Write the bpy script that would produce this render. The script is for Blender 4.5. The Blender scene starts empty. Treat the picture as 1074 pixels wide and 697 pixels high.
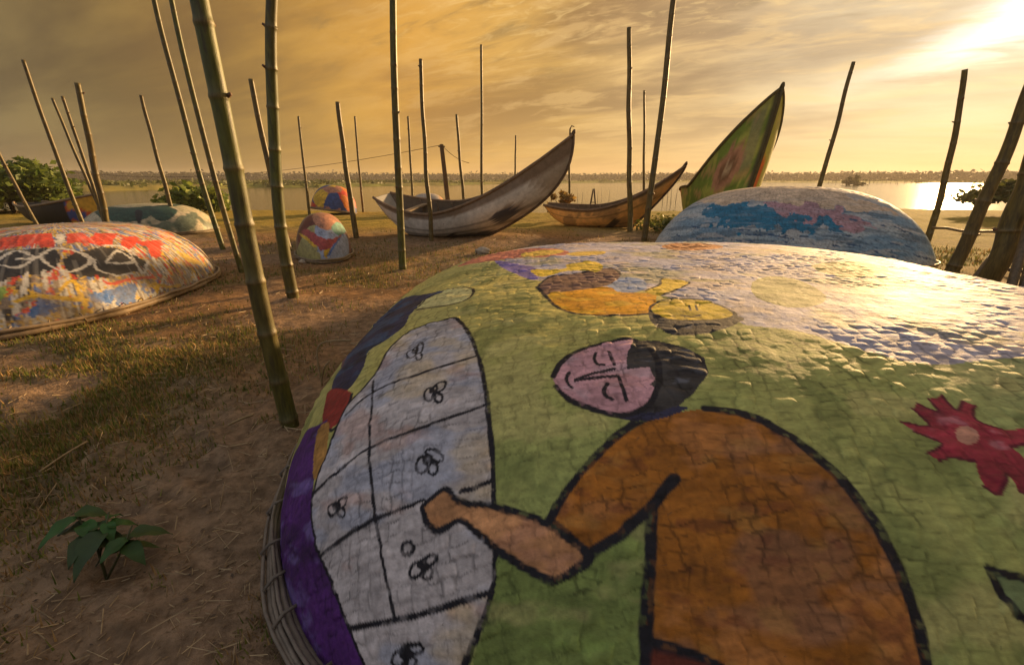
import bpy, math, random
import numpy as np
from mathutils import Vector, Matrix

# ------------------------------------------------------------------ camera, sky, sun, exposure
scene = bpy.context.scene
COL = scene.collection
R = math.radians
EYE = Vector((0.0, 0.0, 1.3))
FOCAL = 477.0                       # in photograph pixels (16 mm on a 36 mm sensor)
PITCH = math.atan(160.5 / FOCAL)
cam = bpy.data.cameras.new('camera')
cam.lens = 36.0 * FOCAL / 1074.0
cam.sensor_width = 36.0
cam.clip_start = 0.02
cam.clip_end = 5000
cam_o = bpy.data.objects.new('camera', cam)
COL.objects.link(cam_o)
cam_o.location = EYE
cam_o.rotation_euler = (math.pi / 2 - PITCH, 0, 0)
scene.camera = cam_o

SUN_DIR = Vector((513.0, 553.7, 149.8)).normalized()
SUN_EL = math.asin(SUN_DIR.z)
SUN_AZ = math.atan2(SUN_DIR.x, SUN_DIR.y)

scene.view_settings.view_transform = 'Standard'
scene.view_settings.look = 'None'
scene.view_settings.exposure = 1.0
scene.view_settings.gamma = 1.0
scene.view_settings.use_curve_mapping = False
scene.cycles.use_denoising = True
scene.cycles.max_bounces = 6
scene.cycles.volume_bounces = 0
scene.cycles.sample_clamp_indirect = 4.0

sun = bpy.data.lights.new('sun', 'SUN')
sun.energy = 4.9
sun.angle = R(2.2)
sun.color = (1.0, 0.62, 0.27)
sun_o = bpy.data.objects.new('sun', sun)
COL.objects.link(sun_o)
sun_o.location = (20, 20, 30)
sun_o.rotation_euler = (-SUN_DIR).to_track_quat('-Z', 'Y').to_euler()


class Nodes:
    """tiny helper that writes node trees"""
    def __init__(s, tree):
        s.t = tree
        s.n = tree.nodes
        s.l = tree.links

    def new(s, kind, **kw):
        n = s.n.new(kind)
        for k, v in kw.items():
            setattr(n, k, v)
        return n

    def put(s, node, idx, val):
        sock = node.inputs[idx]
        if isinstance(val, bpy.types.NodeSocket):
            s.l.new(val, sock)
        elif val is not None:
            if sock.type == 'RGBA' and hasattr(val, '__len__') and len(val) == 3:
                val = (*val, 1)
            sock.default_value = val

    def math(s, op, a, b=None, c=None, clamp=False):
        n = s.new('ShaderNodeMath', operation=op, use_clamp=clamp)
        s.put(n, 0, a); s.put(n, 1, b); s.put(n, 2, c)
        return n.outputs[0]

    def vmath(s, op, a, b=None, out=0):
        n = s.new('ShaderNodeVectorMath', operation=op)
        s.put(n, 0, a)
        if b is not None:
            s.put(n, 1, b)
        return n.outputs[out]

    def mix(s, f, a, b, blend='MIX'):
        n = s.new('ShaderNodeMix', data_type='RGBA', blend_type=blend)
        s.put(n, 0, f); s.put(n, 6, a); s.put(n, 7, b)
        return n.outputs[2]

    def noise(s, vec, scale, detail=4, rough=.55, dist=0.0):
        n = s.new('ShaderNodeTexNoise')
        if vec is not None:
            s.put(n, 'Vector', vec)
        s.put(n, 'Scale', scale); s.put(n, 'Detail', detail); s.put(n, 'Roughness', rough); s.put(n, 'Distortion', dist)
        return n.outputs[0]

    def ramp(s, f, stops, interp='LINEAR'):
        n = s.new('ShaderNodeValToRGB')
        n.color_ramp.interpolation = interp
        e = n.color_ramp.elements
        while len(e) < len(stops):
            e.new(0.5)
        for el, (p, c) in zip(e, stops):
            el.position = p
            el.color = (*c, 1) if len(c) == 3 else c
        s.put(n, 0, f)
        return n.outputs[0]

    def smooth(s, v, a, b):
        n = s.new('ShaderNodeMapRange', interpolation_type='SMOOTHSTEP')
        s.put(n, 0, v); s.put(n, 1, a); s.put(n, 2, b)
        return n.outputs[0]


world = bpy.data.worlds.new('World')
scene.world = world
world.use_nodes = True
W = Nodes(world.node_tree)
W.n.clear()
sky = W.new('ShaderNodeTexSky', sky_type='NISHITA', sun_disc=False)
sky.sun_elevation = SUN_EL
sky.sun_rotation = SUN_AZ
sky.air_density = 1.2
sky.dust_density = 0.6
tc = W.new('ShaderNodeTexCoord')
D = W.vmath('NORMALIZE', tc.outputs['Generated'])
sep = W.new('ShaderNodeSeparateXYZ'); W.put(sep, 0, D)
dz = W.math('MAXIMUM', sep.outputs[2], 0.0)
sd = W.vmath('DOT_PRODUCT', D, tuple(SUN_DIR), out=1)
# overcast layer: golden towards the sun, grey-brown aside, blue-grey behind
base = W.ramp(W.math('MULTIPLY_ADD', sd, .5, .5), [
    (0.0, (.21, .23, .29)), (.30, (.19, .20, .235)), (.46, (.100, .072, .034)), (.58, (.118, .070, .017)),
    (.68, (.195, .100, .015)), (.80, (.33, .152, .017)), (.90, (.32, .170, .034)), (.965, (.33, .205, .09)), (1.0, (.38, .29, .19))])
k = W.math('ADD', dz, .16)
den = W.new('ShaderNodeCombineXYZ'); W.put(den, 0, k); W.put(den, 1, k); W.put(den, 2, k)
P = W.vmath('DIVIDE', D, den.outputs[0])
rot = W.new('ShaderNodeVectorRotate', rotation_type='Z_AXIS'); W.put(rot, 0, P); W.put(rot, 3, R(28))
stretch = W.vmath('MULTIPLY', rot.outputs[0], (1.0, 2.3, 1.0))
n_big = W.noise(stretch, .62, 5, .55, .4)
n_mid = W.noise(stretch, 2.1, 6, .62, .6)
n_fine = W.noise(stretch, 6.5, 6, .62, .8)
bright = W.mix(W.smooth(n_big, .38, .68), (.60, .56, .50), (1.18, 1.22, 1.10))
c1 = W.mix(1.0, base, bright, 'MULTIPLY')
near = W.smooth(sd, .35, .9)
streak = W.math('MULTIPLY', W.smooth(n_mid, .47, .64), near)
c2 = W.mix(W.math('MULTIPLY', streak, .40), c1, (.50, .31, .105))
dark = W.math('MULTIPLY', W.smooth(W.math('SUBTRACT', 1.0, n_mid), .50, .72), W.smooth(dz, .08, .35))
c3 = W.mix(W.math('MULTIPLY', dark, .78), c2, (.120, .070, .018))
wisp = W.math('MULTIPLY', W.smooth(n_fine, .50, .68), W.math('MULTIPLY', near, W.smooth(dz, .12, .35)))
c4 = W.mix(W.math('MULTIPLY', wisp, .55), c3, (.54, .355, .125))
# the veiled sun: a tilted bright band in the cloud and a broad glow
sr = Vector((SUN_DIR.y, -SUN_DIR.x, 0)).normalized()
su = sr.cross(SUN_DIR).normalized()
xr = W.vmath('DOT_PRODUCT', D, tuple(sr), out=1)
yu = W.vmath('DOT_PRODUCT', D, tuple(su), out=1)
fr = W.smooth(sd, .0, .3)
tilt = W.math('SUBTRACT', W.math('SUBTRACT', yu, W.math('MULTIPLY', xr, .34)), .005)
wob = W.math('MULTIPLY_ADD', W.math('SUBTRACT', n_mid, .5), .09, tilt)
wid = W.math('MULTIPLY_ADD', W.smooth(xr, -.25, .12), .028, .010)
q = W.math('DIVIDE', wob, wid)
q = W.math('MULTIPLY', q, q)
along = W.math('DIVIDE', W.math('SUBTRACT', xr, .10), .16)
along = W.math('MULTIPLY', along, along)
band = W.math('EXPONENT', W.math('MULTIPLY', W.math('ADD', q, along), -1.0))
band = W.math('MULTIPLY', band, fr)
glow = W.math('MULTIPLY', W.math('EXPONENT', W.math('MULTIPLY', W.math('SUBTRACT', 1.0, sd), -20.0)), .20)
c5 = W.mix(W.math('MULTIPLY', glow, W.smooth(n_big, .1, .6)), c4, (.62, .50, .34))
c6 = W.mix(W.math('MINIMUM', W.math('MULTIPLY', band, 1.15), 1.0), c5, (.95, .87, .74))
# haze at the horizon
hz = W.smooth(dz, .16, 0.0)
hzc = W.ramp(W.math('MULTIPLY_ADD', sd, .5, .5), [(.3, (.085, .085, .095)), (.5, (.080, .058, .032)), (.62, (.125, .075, .026)), (.78, (.29, .150, .030)), (.93, (.36, .215, .085)), (1.0, (.40, .28, .15))])
c7 = W.mix(W.math('MULTIPLY', hz, .75), c6, hzc)
c7 = W.mix(W.math('MULTIPLY', W.smooth(dz, .50, .80), .85), c7, (.245, .235, .235))   # paler cloud overhead
ten = W.mix(1.0, c7, (10, 10, 10), 'MULTIPLY')
skc = W.mix(.95, sky.outputs[0], ten)
bg = W.new('ShaderNodeBackground'); W.put(bg, 0, skc); W.put(bg, 1, .1)
wo = W.new('ShaderNodeOutputWorld'); W.l.new(bg.outputs[0], wo.inputs[0])

# ------------------------------------------------------------------ helpers
rng = np.random.default_rng(11)
random.seed(5)
_RX = np.array([1, 0, 0.0])


def pixel_ray(px, py):
    u, v = px - 537.0, 348.5 - py
    c, s = math.cos(PITCH), math.sin(PITCH)
    return Vector((u, FOCAL * c + v * s, -FOCAL * s + v * c))


def at(px, py, Y):
    """the point at depth Y seen at a pixel of the photograph"""
    d = pixel_ray(px, py)
    return EYE + d * (Y / d.y)


def on_ground(px, py, z=0.0):
    d = pixel_ray(px, py)
    return EYE + d * ((z - EYE.z) / d.z)


def hash2(ix, iy, seed):
    h = (ix.astype(np.int64) * 374761393 + iy.astype(np.int64) * 668265263 + seed * 974711) & 0xffffffff
    h = ((h ^ (h >> 13)) * 1274126177) & 0xffffffff
    return ((h ^ (h >> 16)) & 0xffff) / 65535.0


def vnoise(x, y, seed=0):
    ix, iy = np.floor(x), np.floor(y)
    fx, fy = x - ix, y - iy
    fx = fx * fx * fx * (fx * (fx * 6 - 15) + 10)
    fy = fy * fy * fy * (fy * (fy * 6 - 15) + 10)
    a, b = hash2(ix, iy, seed), hash2(ix + 1, iy, seed)
    c, d = hash2(ix, iy + 1, seed), hash2(ix + 1, iy + 1, seed)
    return (a + (b - a) * fx) * (1 - fy) + (c + (d - c) * fx) * fy


def fbm(x, y, seed=0, octaves=4, gain=.5):
    s, amp, tot = 0, 1.0, 0
    for o in range(octaves):
        s = s + amp * vnoise(x * 2 ** o + 17.3 * o, y * 2 ** o - 9.1 * o, seed + o)
        tot += amp
        amp *= gain
    return s / tot


def sstep(x, a, b):
    t = np.clip((x - a) / (b - a), 0, 1)
    return t * t * (3 - 2 * t)


def mesh_np(name, verts, faces, mat=None, parent=None, smooth=True, colors=None):
    """verts (N,3), faces (M,4) or (M,3) arrays -> ONE linked mesh object"""
    verts = np.asarray(verts, np.float32)
    faces = np.asarray(faces, np.int32)
    me = bpy.data.meshes.new(name)
    k = faces.shape[1]
    me.vertices.add(len(verts)); me.vertices.foreach_set('co', verts.ravel())
    me.loops.add(faces.size); me.loops.foreach_set('vertex_index', faces.ravel())
    me.polygons.add(len(faces))
    me.polygons.foreach_set('loop_start', np.arange(0, faces.size, k, dtype=np.int32))
    me.polygons.foreach_set('loop_total', np.full(len(faces), k, np.int32))
    me.polygons.foreach_set('use_smooth', np.full(len(faces), smooth))
    me.update(calc_edges=True)
    if colors is not None:
        at_ = me.attributes.new('paint', 'FLOAT_COLOR', 'POINT')
        c4_ = np.ones((len(verts), 4), np.float32); c4_[:, :3] = colors
        at_.data.foreach_set('color', c4_.ravel())
    me.validate()
    o = bpy.data.objects.new(name, me)
    COL.objects.link(o)
    if mat:
        me.materials.append(mat)
    if parent:
        o.parent = parent
    return o


class MB:
    """collects quads and triangles from several shapes into one mesh"""
    def __init__(s):
        s.v, s.f, s.c = [], [], []

    def add(s, v, f, col=None):
        o = len(s.v)
        s.v += [tuple(p) for p in v]
        s.f += [tuple(i + o for i in q) for q in f]
        s.c += [col or (.5, .5, .5)] * len(v)

    def tube(s, pts, rad, n=10, col=None, cap=True, cols=None):
        pts = [Vector(p) for p in pts]
        m = len(pts)
        if not hasattr(rad, '__len__'):
            rad = [rad] * m
        V, F, prev = [], [], None
        for i, p in enumerate(pts):
            t = (pts[min(i + 1, m - 1)] - pts[max(i - 1, 0)])
            t = t.normalized() if t.length > 1e-9 else Vector((0, 0, 1))
            if prev is None:
                a = Vector((0, 0, 1)) if abs(t.z) < .9 else Vector((1, 0, 0))
                u = t.cross(a).normalized()
            else:
                u = (prev - t * prev.dot(t)).normalized()
            prev = u
            w = t.cross(u)
            for j in range(n):
                an = 2 * math.pi * j / n
                V.append(p + (u * math.cos(an) + w * math.sin(an)) * rad[i])
        for i in range(m - 1):
            for j in range(n):
                F.append((i * n + j, i * n + (j + 1) % n, (i + 1) * n + (j + 1) % n, (i + 1) * n + j))
        if cap:
            F.append(tuple(range(n - 1, -1, -1)))
            F.append(tuple(range((m - 1) * n, m * n)))
        o = len(s.v)
        s.add(V, F, col)
        if cols:
            for i in range(m):
                for j in range(n):
                    s.c[o + i * n + j] = cols[i]

    def box(s, c, size, rz=0, col=None):
        x, y, z = size[0] / 2, size[1] / 2, size[2] / 2
        M = Matrix.Translation(c) @ Matrix.Rotation(rz, 4, 'Z')
        V = [M @ Vector(p) for p in [(-x, -y, -z), (x, -y, -z), (x, y, -z), (-x, y, -z), (-x, -y, z), (x, -y, z), (x, y, z), (-x, y, z)]]
        s.add(V, [(3, 2, 1, 0), (4, 5, 6, 7), (0, 1, 5, 4), (1, 2, 6, 5), (2, 3, 7, 6), (3, 0, 4, 7)], col)

    def build(s, name, mat, parent=None, smooth=True):
        me = bpy.data.meshes.new(name)
        me.from_pydata(s.v, [], s.f)
        me.polygons.foreach_set('use_smooth', [smooth] * len(me.polygons))
        a = me.attributes.new('paint', 'FLOAT_COLOR', 'POINT')
        a.data.foreach_set('color', np.c_[np.array(s.c, np.float32), np.ones(len(s.c), np.float32)].ravel())
        me.update()
        o = bpy.data.objects.new(name, me)
        COL.objects.link(o)
        if mat:
            me.materials.append(mat)
        if parent:
            o.parent = parent
        return o


def tag(o, label=None, cat=None, group=None, kind=None):
    if label: o['label'] = label
    if cat: o['category'] = cat
    if group: o['group'] = group
    if kind: o['kind'] = kind
    return o


def thing(name, label, cat, loc=(0, 0, 0), rz=0, group=None):
    o = bpy.data.objects.new(name, None)
    o.empty_display_size = .2
    COL.objects.link(o)
    o.location = loc
    o.rotation_euler = (0, 0, rz)
    return tag(o, label, cat, group)


def material(name, rough=.6, spec=.5, vary=.25, vscale=6, bump=.3, bscale=40, bdist=.004, tint=None, stain=None, coat=0.0, attr=True, color=(.3, .3, .3), trans=0.0, vstretch=None):
    """paint attribute (or one colour) broken up by noise, stains and bumps"""
    m = bpy.data.materials.new(name)
    m.use_nodes = True
    N = Nodes(m.node_tree)
    p = N.n['Principled BSDF']
    co = N.new('ShaderNodeTexCoord').outputs['Object']
    cs = co if vstretch is None else N.vmath('MULTIPLY', co, vstretch)
    if attr:
        a = N.new('ShaderNodeAttribute'); a.attribute_name = 'paint'
        c = a.outputs['Color']
    else:
        c = N.new('ShaderNodeRGB').outputs[0]
        c.default_value = (*color, 1)
    n1 = N.noise(cs, vscale, 6, .65)
    f = N.smooth(n1, .28, .72)
    lo, hi = 1 - vary, 1 + vary
    c = N.mix(1.0, c, N.mix(f, (lo, lo, lo), (hi, hi, hi)), 'MULTIPLY')
    if stain:
        scol, sscale, th, amt = stain
        n2 = N.noise(cs, sscale, 7, .68, .3)
        c = N.mix(N.math('MULTIPLY', N.smooth(n2, th, th + .12), amt), c, scol)
    N.put(p, 'Base Color', c)
    n3 = N.noise(cs, bscale, 6, .65)
    N.put(p, 'Roughness', N.math('MULTIPLY_ADD', n1, .3, rough - .15))
    N.put(p, 'Specular IOR Level', spec)
    if coat:
        N.put(p, 'Coat Weight', coat); N.put(p, 'Coat Roughness', .18)
    if bump:
        b = N.new('ShaderNodeBump'); N.put(b, 'Strength', bump); N.put(b, 'Distance', bdist); N.put(b, 'Height', n3)
        N.put(p, 'Normal', b.outputs[0])
    if trans:
        t = N.new('ShaderNodeBsdfTranslucent'); N.put(t, 0, c)
        mx = N.new('ShaderNodeMixShader'); N.put(mx, 0, trans)
        N.l.new(p.outputs[0], mx.inputs[1]); N.l.new(t.outputs[0], mx.inputs[2])
        N.l.new(mx.outputs[0], N.n['Material Output'].inputs[0])
    return m


M_GROUND = material('sand_and_dry_grass', .95, .1, .42, 13, 1.0, 48, .018, stain=((.085, .056, .032), 30, .54, .62))
M_GRASS = material('grass', .8, .2, .3, 3, 0, trans=.3)
M_PAINT = material('glossy_boat_paint', .66, .24, .18, 22, .8, 60, .0032, stain=((.05, .045, .035), 30, .62, .55), vstretch=(1, 1.8, 1.4))
M_PAINT_OLD = material('weathered_boat_paint', .55, .4, .18, 9, .4, 60, .004, stain=((.10, .07, .045), 18, .60, .55))
M_WOOD = material('weathered_wood', .75, .3, .28, 9, .5, 50, .005, stain=((.035, .024, .016), 14, .58, .5))
M_BAMBOO = material('bamboo', .48, .4, .50, 6, .45, 60, .003, stain=((.035, .026, .014), 7, .52, .65), vstretch=(4, 4, .7))
M_CANE = material('cane', .6, .4, .25, 20, .4, 60, .002)
M_LEAF = material('leaves', .55, .35, .25, 4, 0, trans=.35)
M_BARK = material('bark', .85, .2, .3, 12, .6, 40, .01, attr=False, color=(.09, .06, .04))
M_STONE = material('stone', .8, .3, .25, 9, .6, 30, .01, attr=False, color=(.42, .36, .29))

PALETTE = {
    'lavender': (.47, .43, .51), 'violet': (.22, .17, .46), 'pinkorange': (.56, .19, .13), 'yellowpale': (.74, .50, .09),
    'orangesoft': (.60, .26, .10), 'olive': (.36, .34, .14), 'greyblue': (.32, .38, .54), 'brown': (.22, .12, .085),
    'yellow': (.74, .52, .05), 'amber': (.74, .34, .01), 'hair': (.055, .052, .055), 'ink': (.014, .014, .022),
    'navy': (.034, .036, .085), 'mauve': (.15, .085, .10), 'paleface': (.66, .62, .28), 'red': (.30, .035, .03),
    'purple': (.085, .022, .165), 'ochre': (.42, .22, .06), 'panel': (.51, .475, .50), 'rust': (.34, .125, .016), 'maroon': (.13, .03, .02),
    'leaf': (.20, .265, .075), 'skin': (.56, .28, .13), 'pink': (.62, .34, .40), 'crimson': (.32, .03, .055), 'wine': (.12, .012, .03),
    'peach': (.50, .25, .18), 'mint': (.20, .27, .12),
    'black': (.025, .024, .026), 'signalred': (.62, .055, .025), 'white': (.62, .60, .56), 'blue': (.055, .16, .48), 'yellow2': (.66, .42, .035),
    'lime': (.30, .45, .10), 'cream': (.62, .47, .34), 'orchid': (.42, .25, .30), 'teal': (.015, .17, .32), 'deepblue': (.05, .11, .22),
    'salmon': (.40, .18, .11), 'mint2': (.13, .30, .24), 'crimson2': (.36, .07, .07), 'navyblue': (.035, .07, .24), 'orange': (.68, .19, .02), 'bottle': (.03, .075, .055),
}
MURALS = {
 'A': [
  ('f','lavender',0,[(-1.313,0.946),(-1.261,0.963),(-1.16,0.998),(-1.024,1.038),(-0.856,1.072),(-0.652,1.097),(-0.415,1.106),(-0.142,1.101),(0.16,1.09),(0.467,1.053),(0.766,0.958),(1.019,0.791),(1.184,0.588),(1.274,0.397),(1.322,0.218),(1.345,0.042),(1.357,-0.133),(1.378,-0.276),(1.173,-0.571),(1.018,-0.769),(0.885,-0.918),(0.773,-1.033),(0.665,-1.134),(0.564,-1.217),(0.485,-1.269),(0.432,-1.286),(0.385,-1.285),(0.323,-1.287),(0.233,-1.302),(0.131,-1.319),(0.05,-1.326),(0.004,-1.318),(-0.026,-1.302),(-0.06,-1.277),(-0.106,-1.235),(-0.157,-1.179),(-0.21,-1.129),(-0.271,-1.104),(-0.333,-1.091),(-0.377,-1.074),(-0.386,-1.051),(-0.376,-1.025),(-0.383,-0.988),(-0.425,-0.933),(-0.488,-0.86),(-0.552,-0.781),(-0.605,-0.692),(-0.659,-0.595),(-0.731,-0.512),(-0.842,-0.471),(-0.968,-0.45),(-1.059,-0.413),(-1.085,-0.358),(-1.074,-0.298),(-1.071,-0.232),(-1.097,-0.169),(-1.133,-0.096),(-1.171,0.012),(-1.221,0.21),(-1.283,0.53)]),
  ('f','violet',0,[(-1.304,0.349),(-1.273,0.317),(-1.22,0.222),(-1.169,0.13),(-1.122,0.053),(-1.076,-0.027),(-1.047,-0.111),(-1.041,-0.218),(-1.048,-0.323),(-1.059,-0.385),(-1.072,-0.396),(-1.089,-0.373),(-1.112,-0.327),(-1.144,-0.247),(-1.185,-0.132),(-1.223,-0.006),(-1.26,0.124),(-1.293,0.264)]),
  ('f','pinkorange',0,[(-1.568,0.551),(-1.551,0.631),(-1.511,0.757),(-1.462,0.875),(-1.403,0.907),(-1.339,0.937),(-1.27,0.967),(-1.198,0.919),(-1.126,0.853),(-1.054,0.783),(-0.975,0.695),(-0.897,0.608),(-0.845,0.53),(-0.821,0.443),(-0.82,0.353),(-0.849,0.288),(-0.926,0.264),(-1.034,0.273),(-1.129,0.294),(-1.192,0.309),(-1.242,0.322),(-1.293,0.337),(-1.352,0.356),(-1.412,0.382),(-1.466,0.418),(-1.513,0.456),(-1.551,0.497)]),
  ('f','yellowpale',0,[(-1.127,0.468),(-1.102,0.506),(-1.063,0.537),(-1.017,0.554),(-0.96,0.559),(-0.897,0.554),(-0.856,0.535),(-0.845,0.492),(-0.854,0.434),(-0.88,0.382),(-0.93,0.342),(-0.996,0.31),(-1.049,0.294),(-1.081,0.29),(-1.104,0.294),(-1.119,0.313),(-1.131,0.356),(-1.135,0.415)]),
  ('f','yellowpale',0,[(-0.846,0.314),(-0.83,0.348),(-0.796,0.38),(-0.754,0.404),(-0.7,0.415),(-0.639,0.419),(-0.598,0.407),(-0.588,0.367),(-0.598,0.313),(-0.623,0.27),(-0.669,0.24),(-0.729,0.22),(-0.778,0.219),(-0.813,0.239),(-0.838,0.277)]),
  ('f','orangesoft',0,[(-0.14,0.651),(-0.091,0.719),(-0.018,0.792),(0.059,0.839),(0.136,0.835),(0.208,0.796),(0.255,0.744),(0.273,0.68),(0.269,0.609),(0.24,0.548),(0.17,0.493),(0.077,0.445),(-0.003,0.419),(-0.063,0.422),(-0.115,0.444),(-0.15,0.478),(-0.165,0.526),(-0.163,0.587)]),
  ('f','olive',0,[(-0.084,-0.522),(-0.026,-0.458),(0.037,-0.412),(0.089,-0.396),(0.121,-0.414),(0.14,-0.459),(0.144,-0.521),(0.138,-0.599),(0.123,-0.684),(0.101,-0.754),(0.069,-0.807),(0.03,-0.851),(-0.01,-0.882),(-0.054,-0.902),(-0.1,-0.91),(-0.139,-0.905),(-0.168,-0.88),(-0.19,-0.838),(-0.195,-0.783),(-0.176,-0.708),(-0.135,-0.611)]),
  ('f','olive',0,[(0.414,-0.136),(0.5,-0.064),(0.619,-0.011),(0.722,0.012),(0.787,-0.012),(0.822,-0.074),(0.818,-0.146),(0.763,-0.23),(0.682,-0.314),(0.603,-0.376),(0.519,-0.418),(0.434,-0.444),(0.378,-0.433),(0.361,-0.362),(0.373,-0.244)]),
  ('f','greyblue',0,[(-0.776,-0.583),(-0.749,-0.53),(-0.706,-0.464),(-0.663,-0.421),(-0.626,-0.42),(-0.592,-0.446),(-0.573,-0.483),(-0.57,-0.531),(-0.58,-0.586),(-0.598,-0.631),(-0.627,-0.663),(-0.664,-0.687),(-0.696,-0.699),(-0.72,-0.697),(-0.741,-0.684),(-0.757,-0.666),(-0.771,-0.644),(-0.78,-0.617)]),
  ('f','brown',0,[(-1.067,-0.509),(-1.053,-0.457),(-1.028,-0.4),(-0.994,-0.353),(-0.951,-0.33),(-0.9,-0.32),(-0.846,-0.303),(-0.783,-0.261),(-0.715,-0.21),(-0.663,-0.19),(-0.64,-0.227),(-0.637,-0.297),(-0.649,-0.371),(-0.682,-0.45),(-0.726,-0.529),(-0.766,-0.584),(-0.797,-0.611),(-0.826,-0.622),(-0.861,-0.633),(-0.909,-0.65),(-0.961,-0.667),(-1.003,-0.672),(-1.027,-0.667),(-1.042,-0.654),(-1.053,-0.633),(-1.063,-0.599),(-1.07,-0.555)]),
  ('f','yellow',0,[(-1.085,-0.12),(-1.056,-0.121),(-1.007,-0.151),(-0.965,-0.171),(-0.935,-0.168),(-0.912,-0.158),(-0.893,-0.139),(-0.888,-0.106),(-0.888,-0.064),(-0.873,-0.028),(-0.825,0.001),(-0.761,0.025),(-0.713,0.022),(-0.695,-0.03),(-0.695,-0.109),(-0.703,-0.176),(-0.716,-0.225),(-0.736,-0.266),(-0.763,-0.287),(-0.8,-0.273),(-0.846,-0.24),(-0.894,-0.226),(-0.945,-0.266),(-0.995,-0.321),(-1.033,-0.339),(-1.062,-0.285),(-1.083,-0.191)]),
  ('f','amber',0,[(-1.024,-0.661),(-1.013,-0.64),(-0.993,-0.635),(-0.958,-0.631),(-0.896,-0.619),(-0.817,-0.602),(-0.757,-0.597),(-0.737,-0.615),(-0.736,-0.646),(-0.73,-0.67),(-0.709,-0.681),(-0.681,-0.686),(-0.655,-0.694),(-0.624,-0.699),(-0.594,-0.707),(-0.584,-0.739),(-0.604,-0.812),(-0.638,-0.895),(-0.675,-0.948),(-0.717,-0.963),(-0.764,-0.958),(-0.811,-0.949),(-0.855,-0.94),(-0.898,-0.926),(-0.936,-0.906),(-0.965,-0.881),(-0.989,-0.848),(-1.007,-0.81),(-1.02,-0.762),(-1.026,-0.706)]),
  ('f','yellow',0,[(-0.614,-0.667),(-0.59,-0.637),(-0.552,-0.6),(-0.519,-0.562),(-0.501,-0.518),(-0.489,-0.472),(-0.47,-0.447),(-0.433,-0.456),(-0.392,-0.488),(-0.373,-0.524),(-0.391,-0.565),(-0.428,-0.609),(-0.466,-0.65),(-0.501,-0.689),(-0.536,-0.723),(-0.562,-0.745),(-0.577,-0.75),(-0.585,-0.745),(-0.592,-0.733),(-0.604,-0.717),(-0.615,-0.694)]),
  ('f','hair',0,[(-0.659,-0.909),(-0.655,-0.93),(-0.651,-0.974),(-0.64,-1.007),(-0.62,-1.021),(-0.593,-1.027),(-0.556,-1.028),(-0.498,-1.021),(-0.427,-1.006),(-0.375,-0.999),(-0.354,-1.005),(-0.353,-1.02),(-0.368,-1.04),(-0.406,-1.07),(-0.458,-1.104),(-0.505,-1.128),(-0.546,-1.14),(-0.584,-1.145),(-0.616,-1.143),(-0.638,-1.135),(-0.654,-1.12),(-0.667,-1.101),(-0.677,-1.078),(-0.682,-1.05),(-0.684,-1.02),(-0.679,-0.979),(-0.669,-0.933)]),
  ('f','yellow',0,[(-0.64,-0.893),(-0.624,-0.864),(-0.601,-0.833),(-0.569,-0.81),(-0.525,-0.803),(-0.475,-0.806),(-0.433,-0.818),(-0.407,-0.841),(-0.391,-0.871),(-0.38,-0.902),(-0.372,-0.933),(-0.367,-0.963),(-0.372,-0.987),(-0.388,-1.003),(-0.413,-1.015),(-0.442,-1.023),(-0.478,-1.029),(-0.52,-1.03),(-0.556,-1.028),(-0.585,-1.025),(-0.61,-1.018),(-0.629,-1.008),(-0.642,-0.995),(-0.649,-0.978),(-0.653,-0.96),(-0.654,-0.94),(-0.65,-0.917)]),
  ('l','ink',0.012,[(-1.068,-0.52),(-1.061,-0.557),(-1.051,-0.606),(-1.041,-0.658),(-1.032,-0.7),(-1.025,-0.734),(-1.019,-0.765),(-1.012,-0.793),(-1.001,-0.82),(-0.989,-0.846),(-0.975,-0.871),(-0.958,-0.894),(-0.937,-0.913),(-0.91,-0.927),(-0.879,-0.94),(-0.845,-0.949),(-0.812,-0.955),(-0.776,-0.958),(-0.737,-0.958),(-0.702,-0.956),(-0.677,-0.955)]),
  ('l','ink',0.01,[(-0.661,-0.96),(-0.661,-0.948),(-0.661,-0.931),(-0.659,-0.912),(-0.651,-0.892),(-0.637,-0.87),(-0.618,-0.846),(-0.595,-0.823),(-0.568,-0.807),(-0.535,-0.799),(-0.498,-0.799),(-0.461,-0.804),(-0.432,-0.814),(-0.411,-0.83),(-0.397,-0.852),(-0.387,-0.876),(-0.379,-0.899),(-0.372,-0.922),(-0.367,-0.946),(-0.366,-0.969),(-0.371,-0.986),(-0.382,-1),(-0.399,-1.01),(-0.419,-1.018),(-0.442,-1.023),(-0.468,-1.028),(-0.499,-1.029),(-0.529,-1.03),(-0.556,-1.028),(-0.578,-1.026),(-0.598,-1.021),(-0.614,-1.015),(-0.629,-1.008),(-0.639,-0.998),(-0.647,-0.985),(-0.652,-0.972),(-0.656,-0.963)]),
  ('l','ink',0.007,[(-0.562,-0.978),(-0.557,-0.981),(-0.549,-0.985),(-0.541,-0.989),(-0.532,-0.992),(-0.522,-0.991),(-0.511,-0.988),(-0.501,-0.984),(-0.494,-0.981)]),
  ('l','ink',0.008,[(-1.065,-0.521),(-1.055,-0.492),(-1.04,-0.445),(-1.02,-0.393),(-0.994,-0.353),(-0.963,-0.332),(-0.926,-0.323),(-0.887,-0.317),(-0.846,-0.303),(-0.8,-0.274),(-0.749,-0.235),(-0.7,-0.2),(-0.663,-0.19),(-0.647,-0.22),(-0.645,-0.277),(-0.648,-0.334),(-0.649,-0.371)]),
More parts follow.
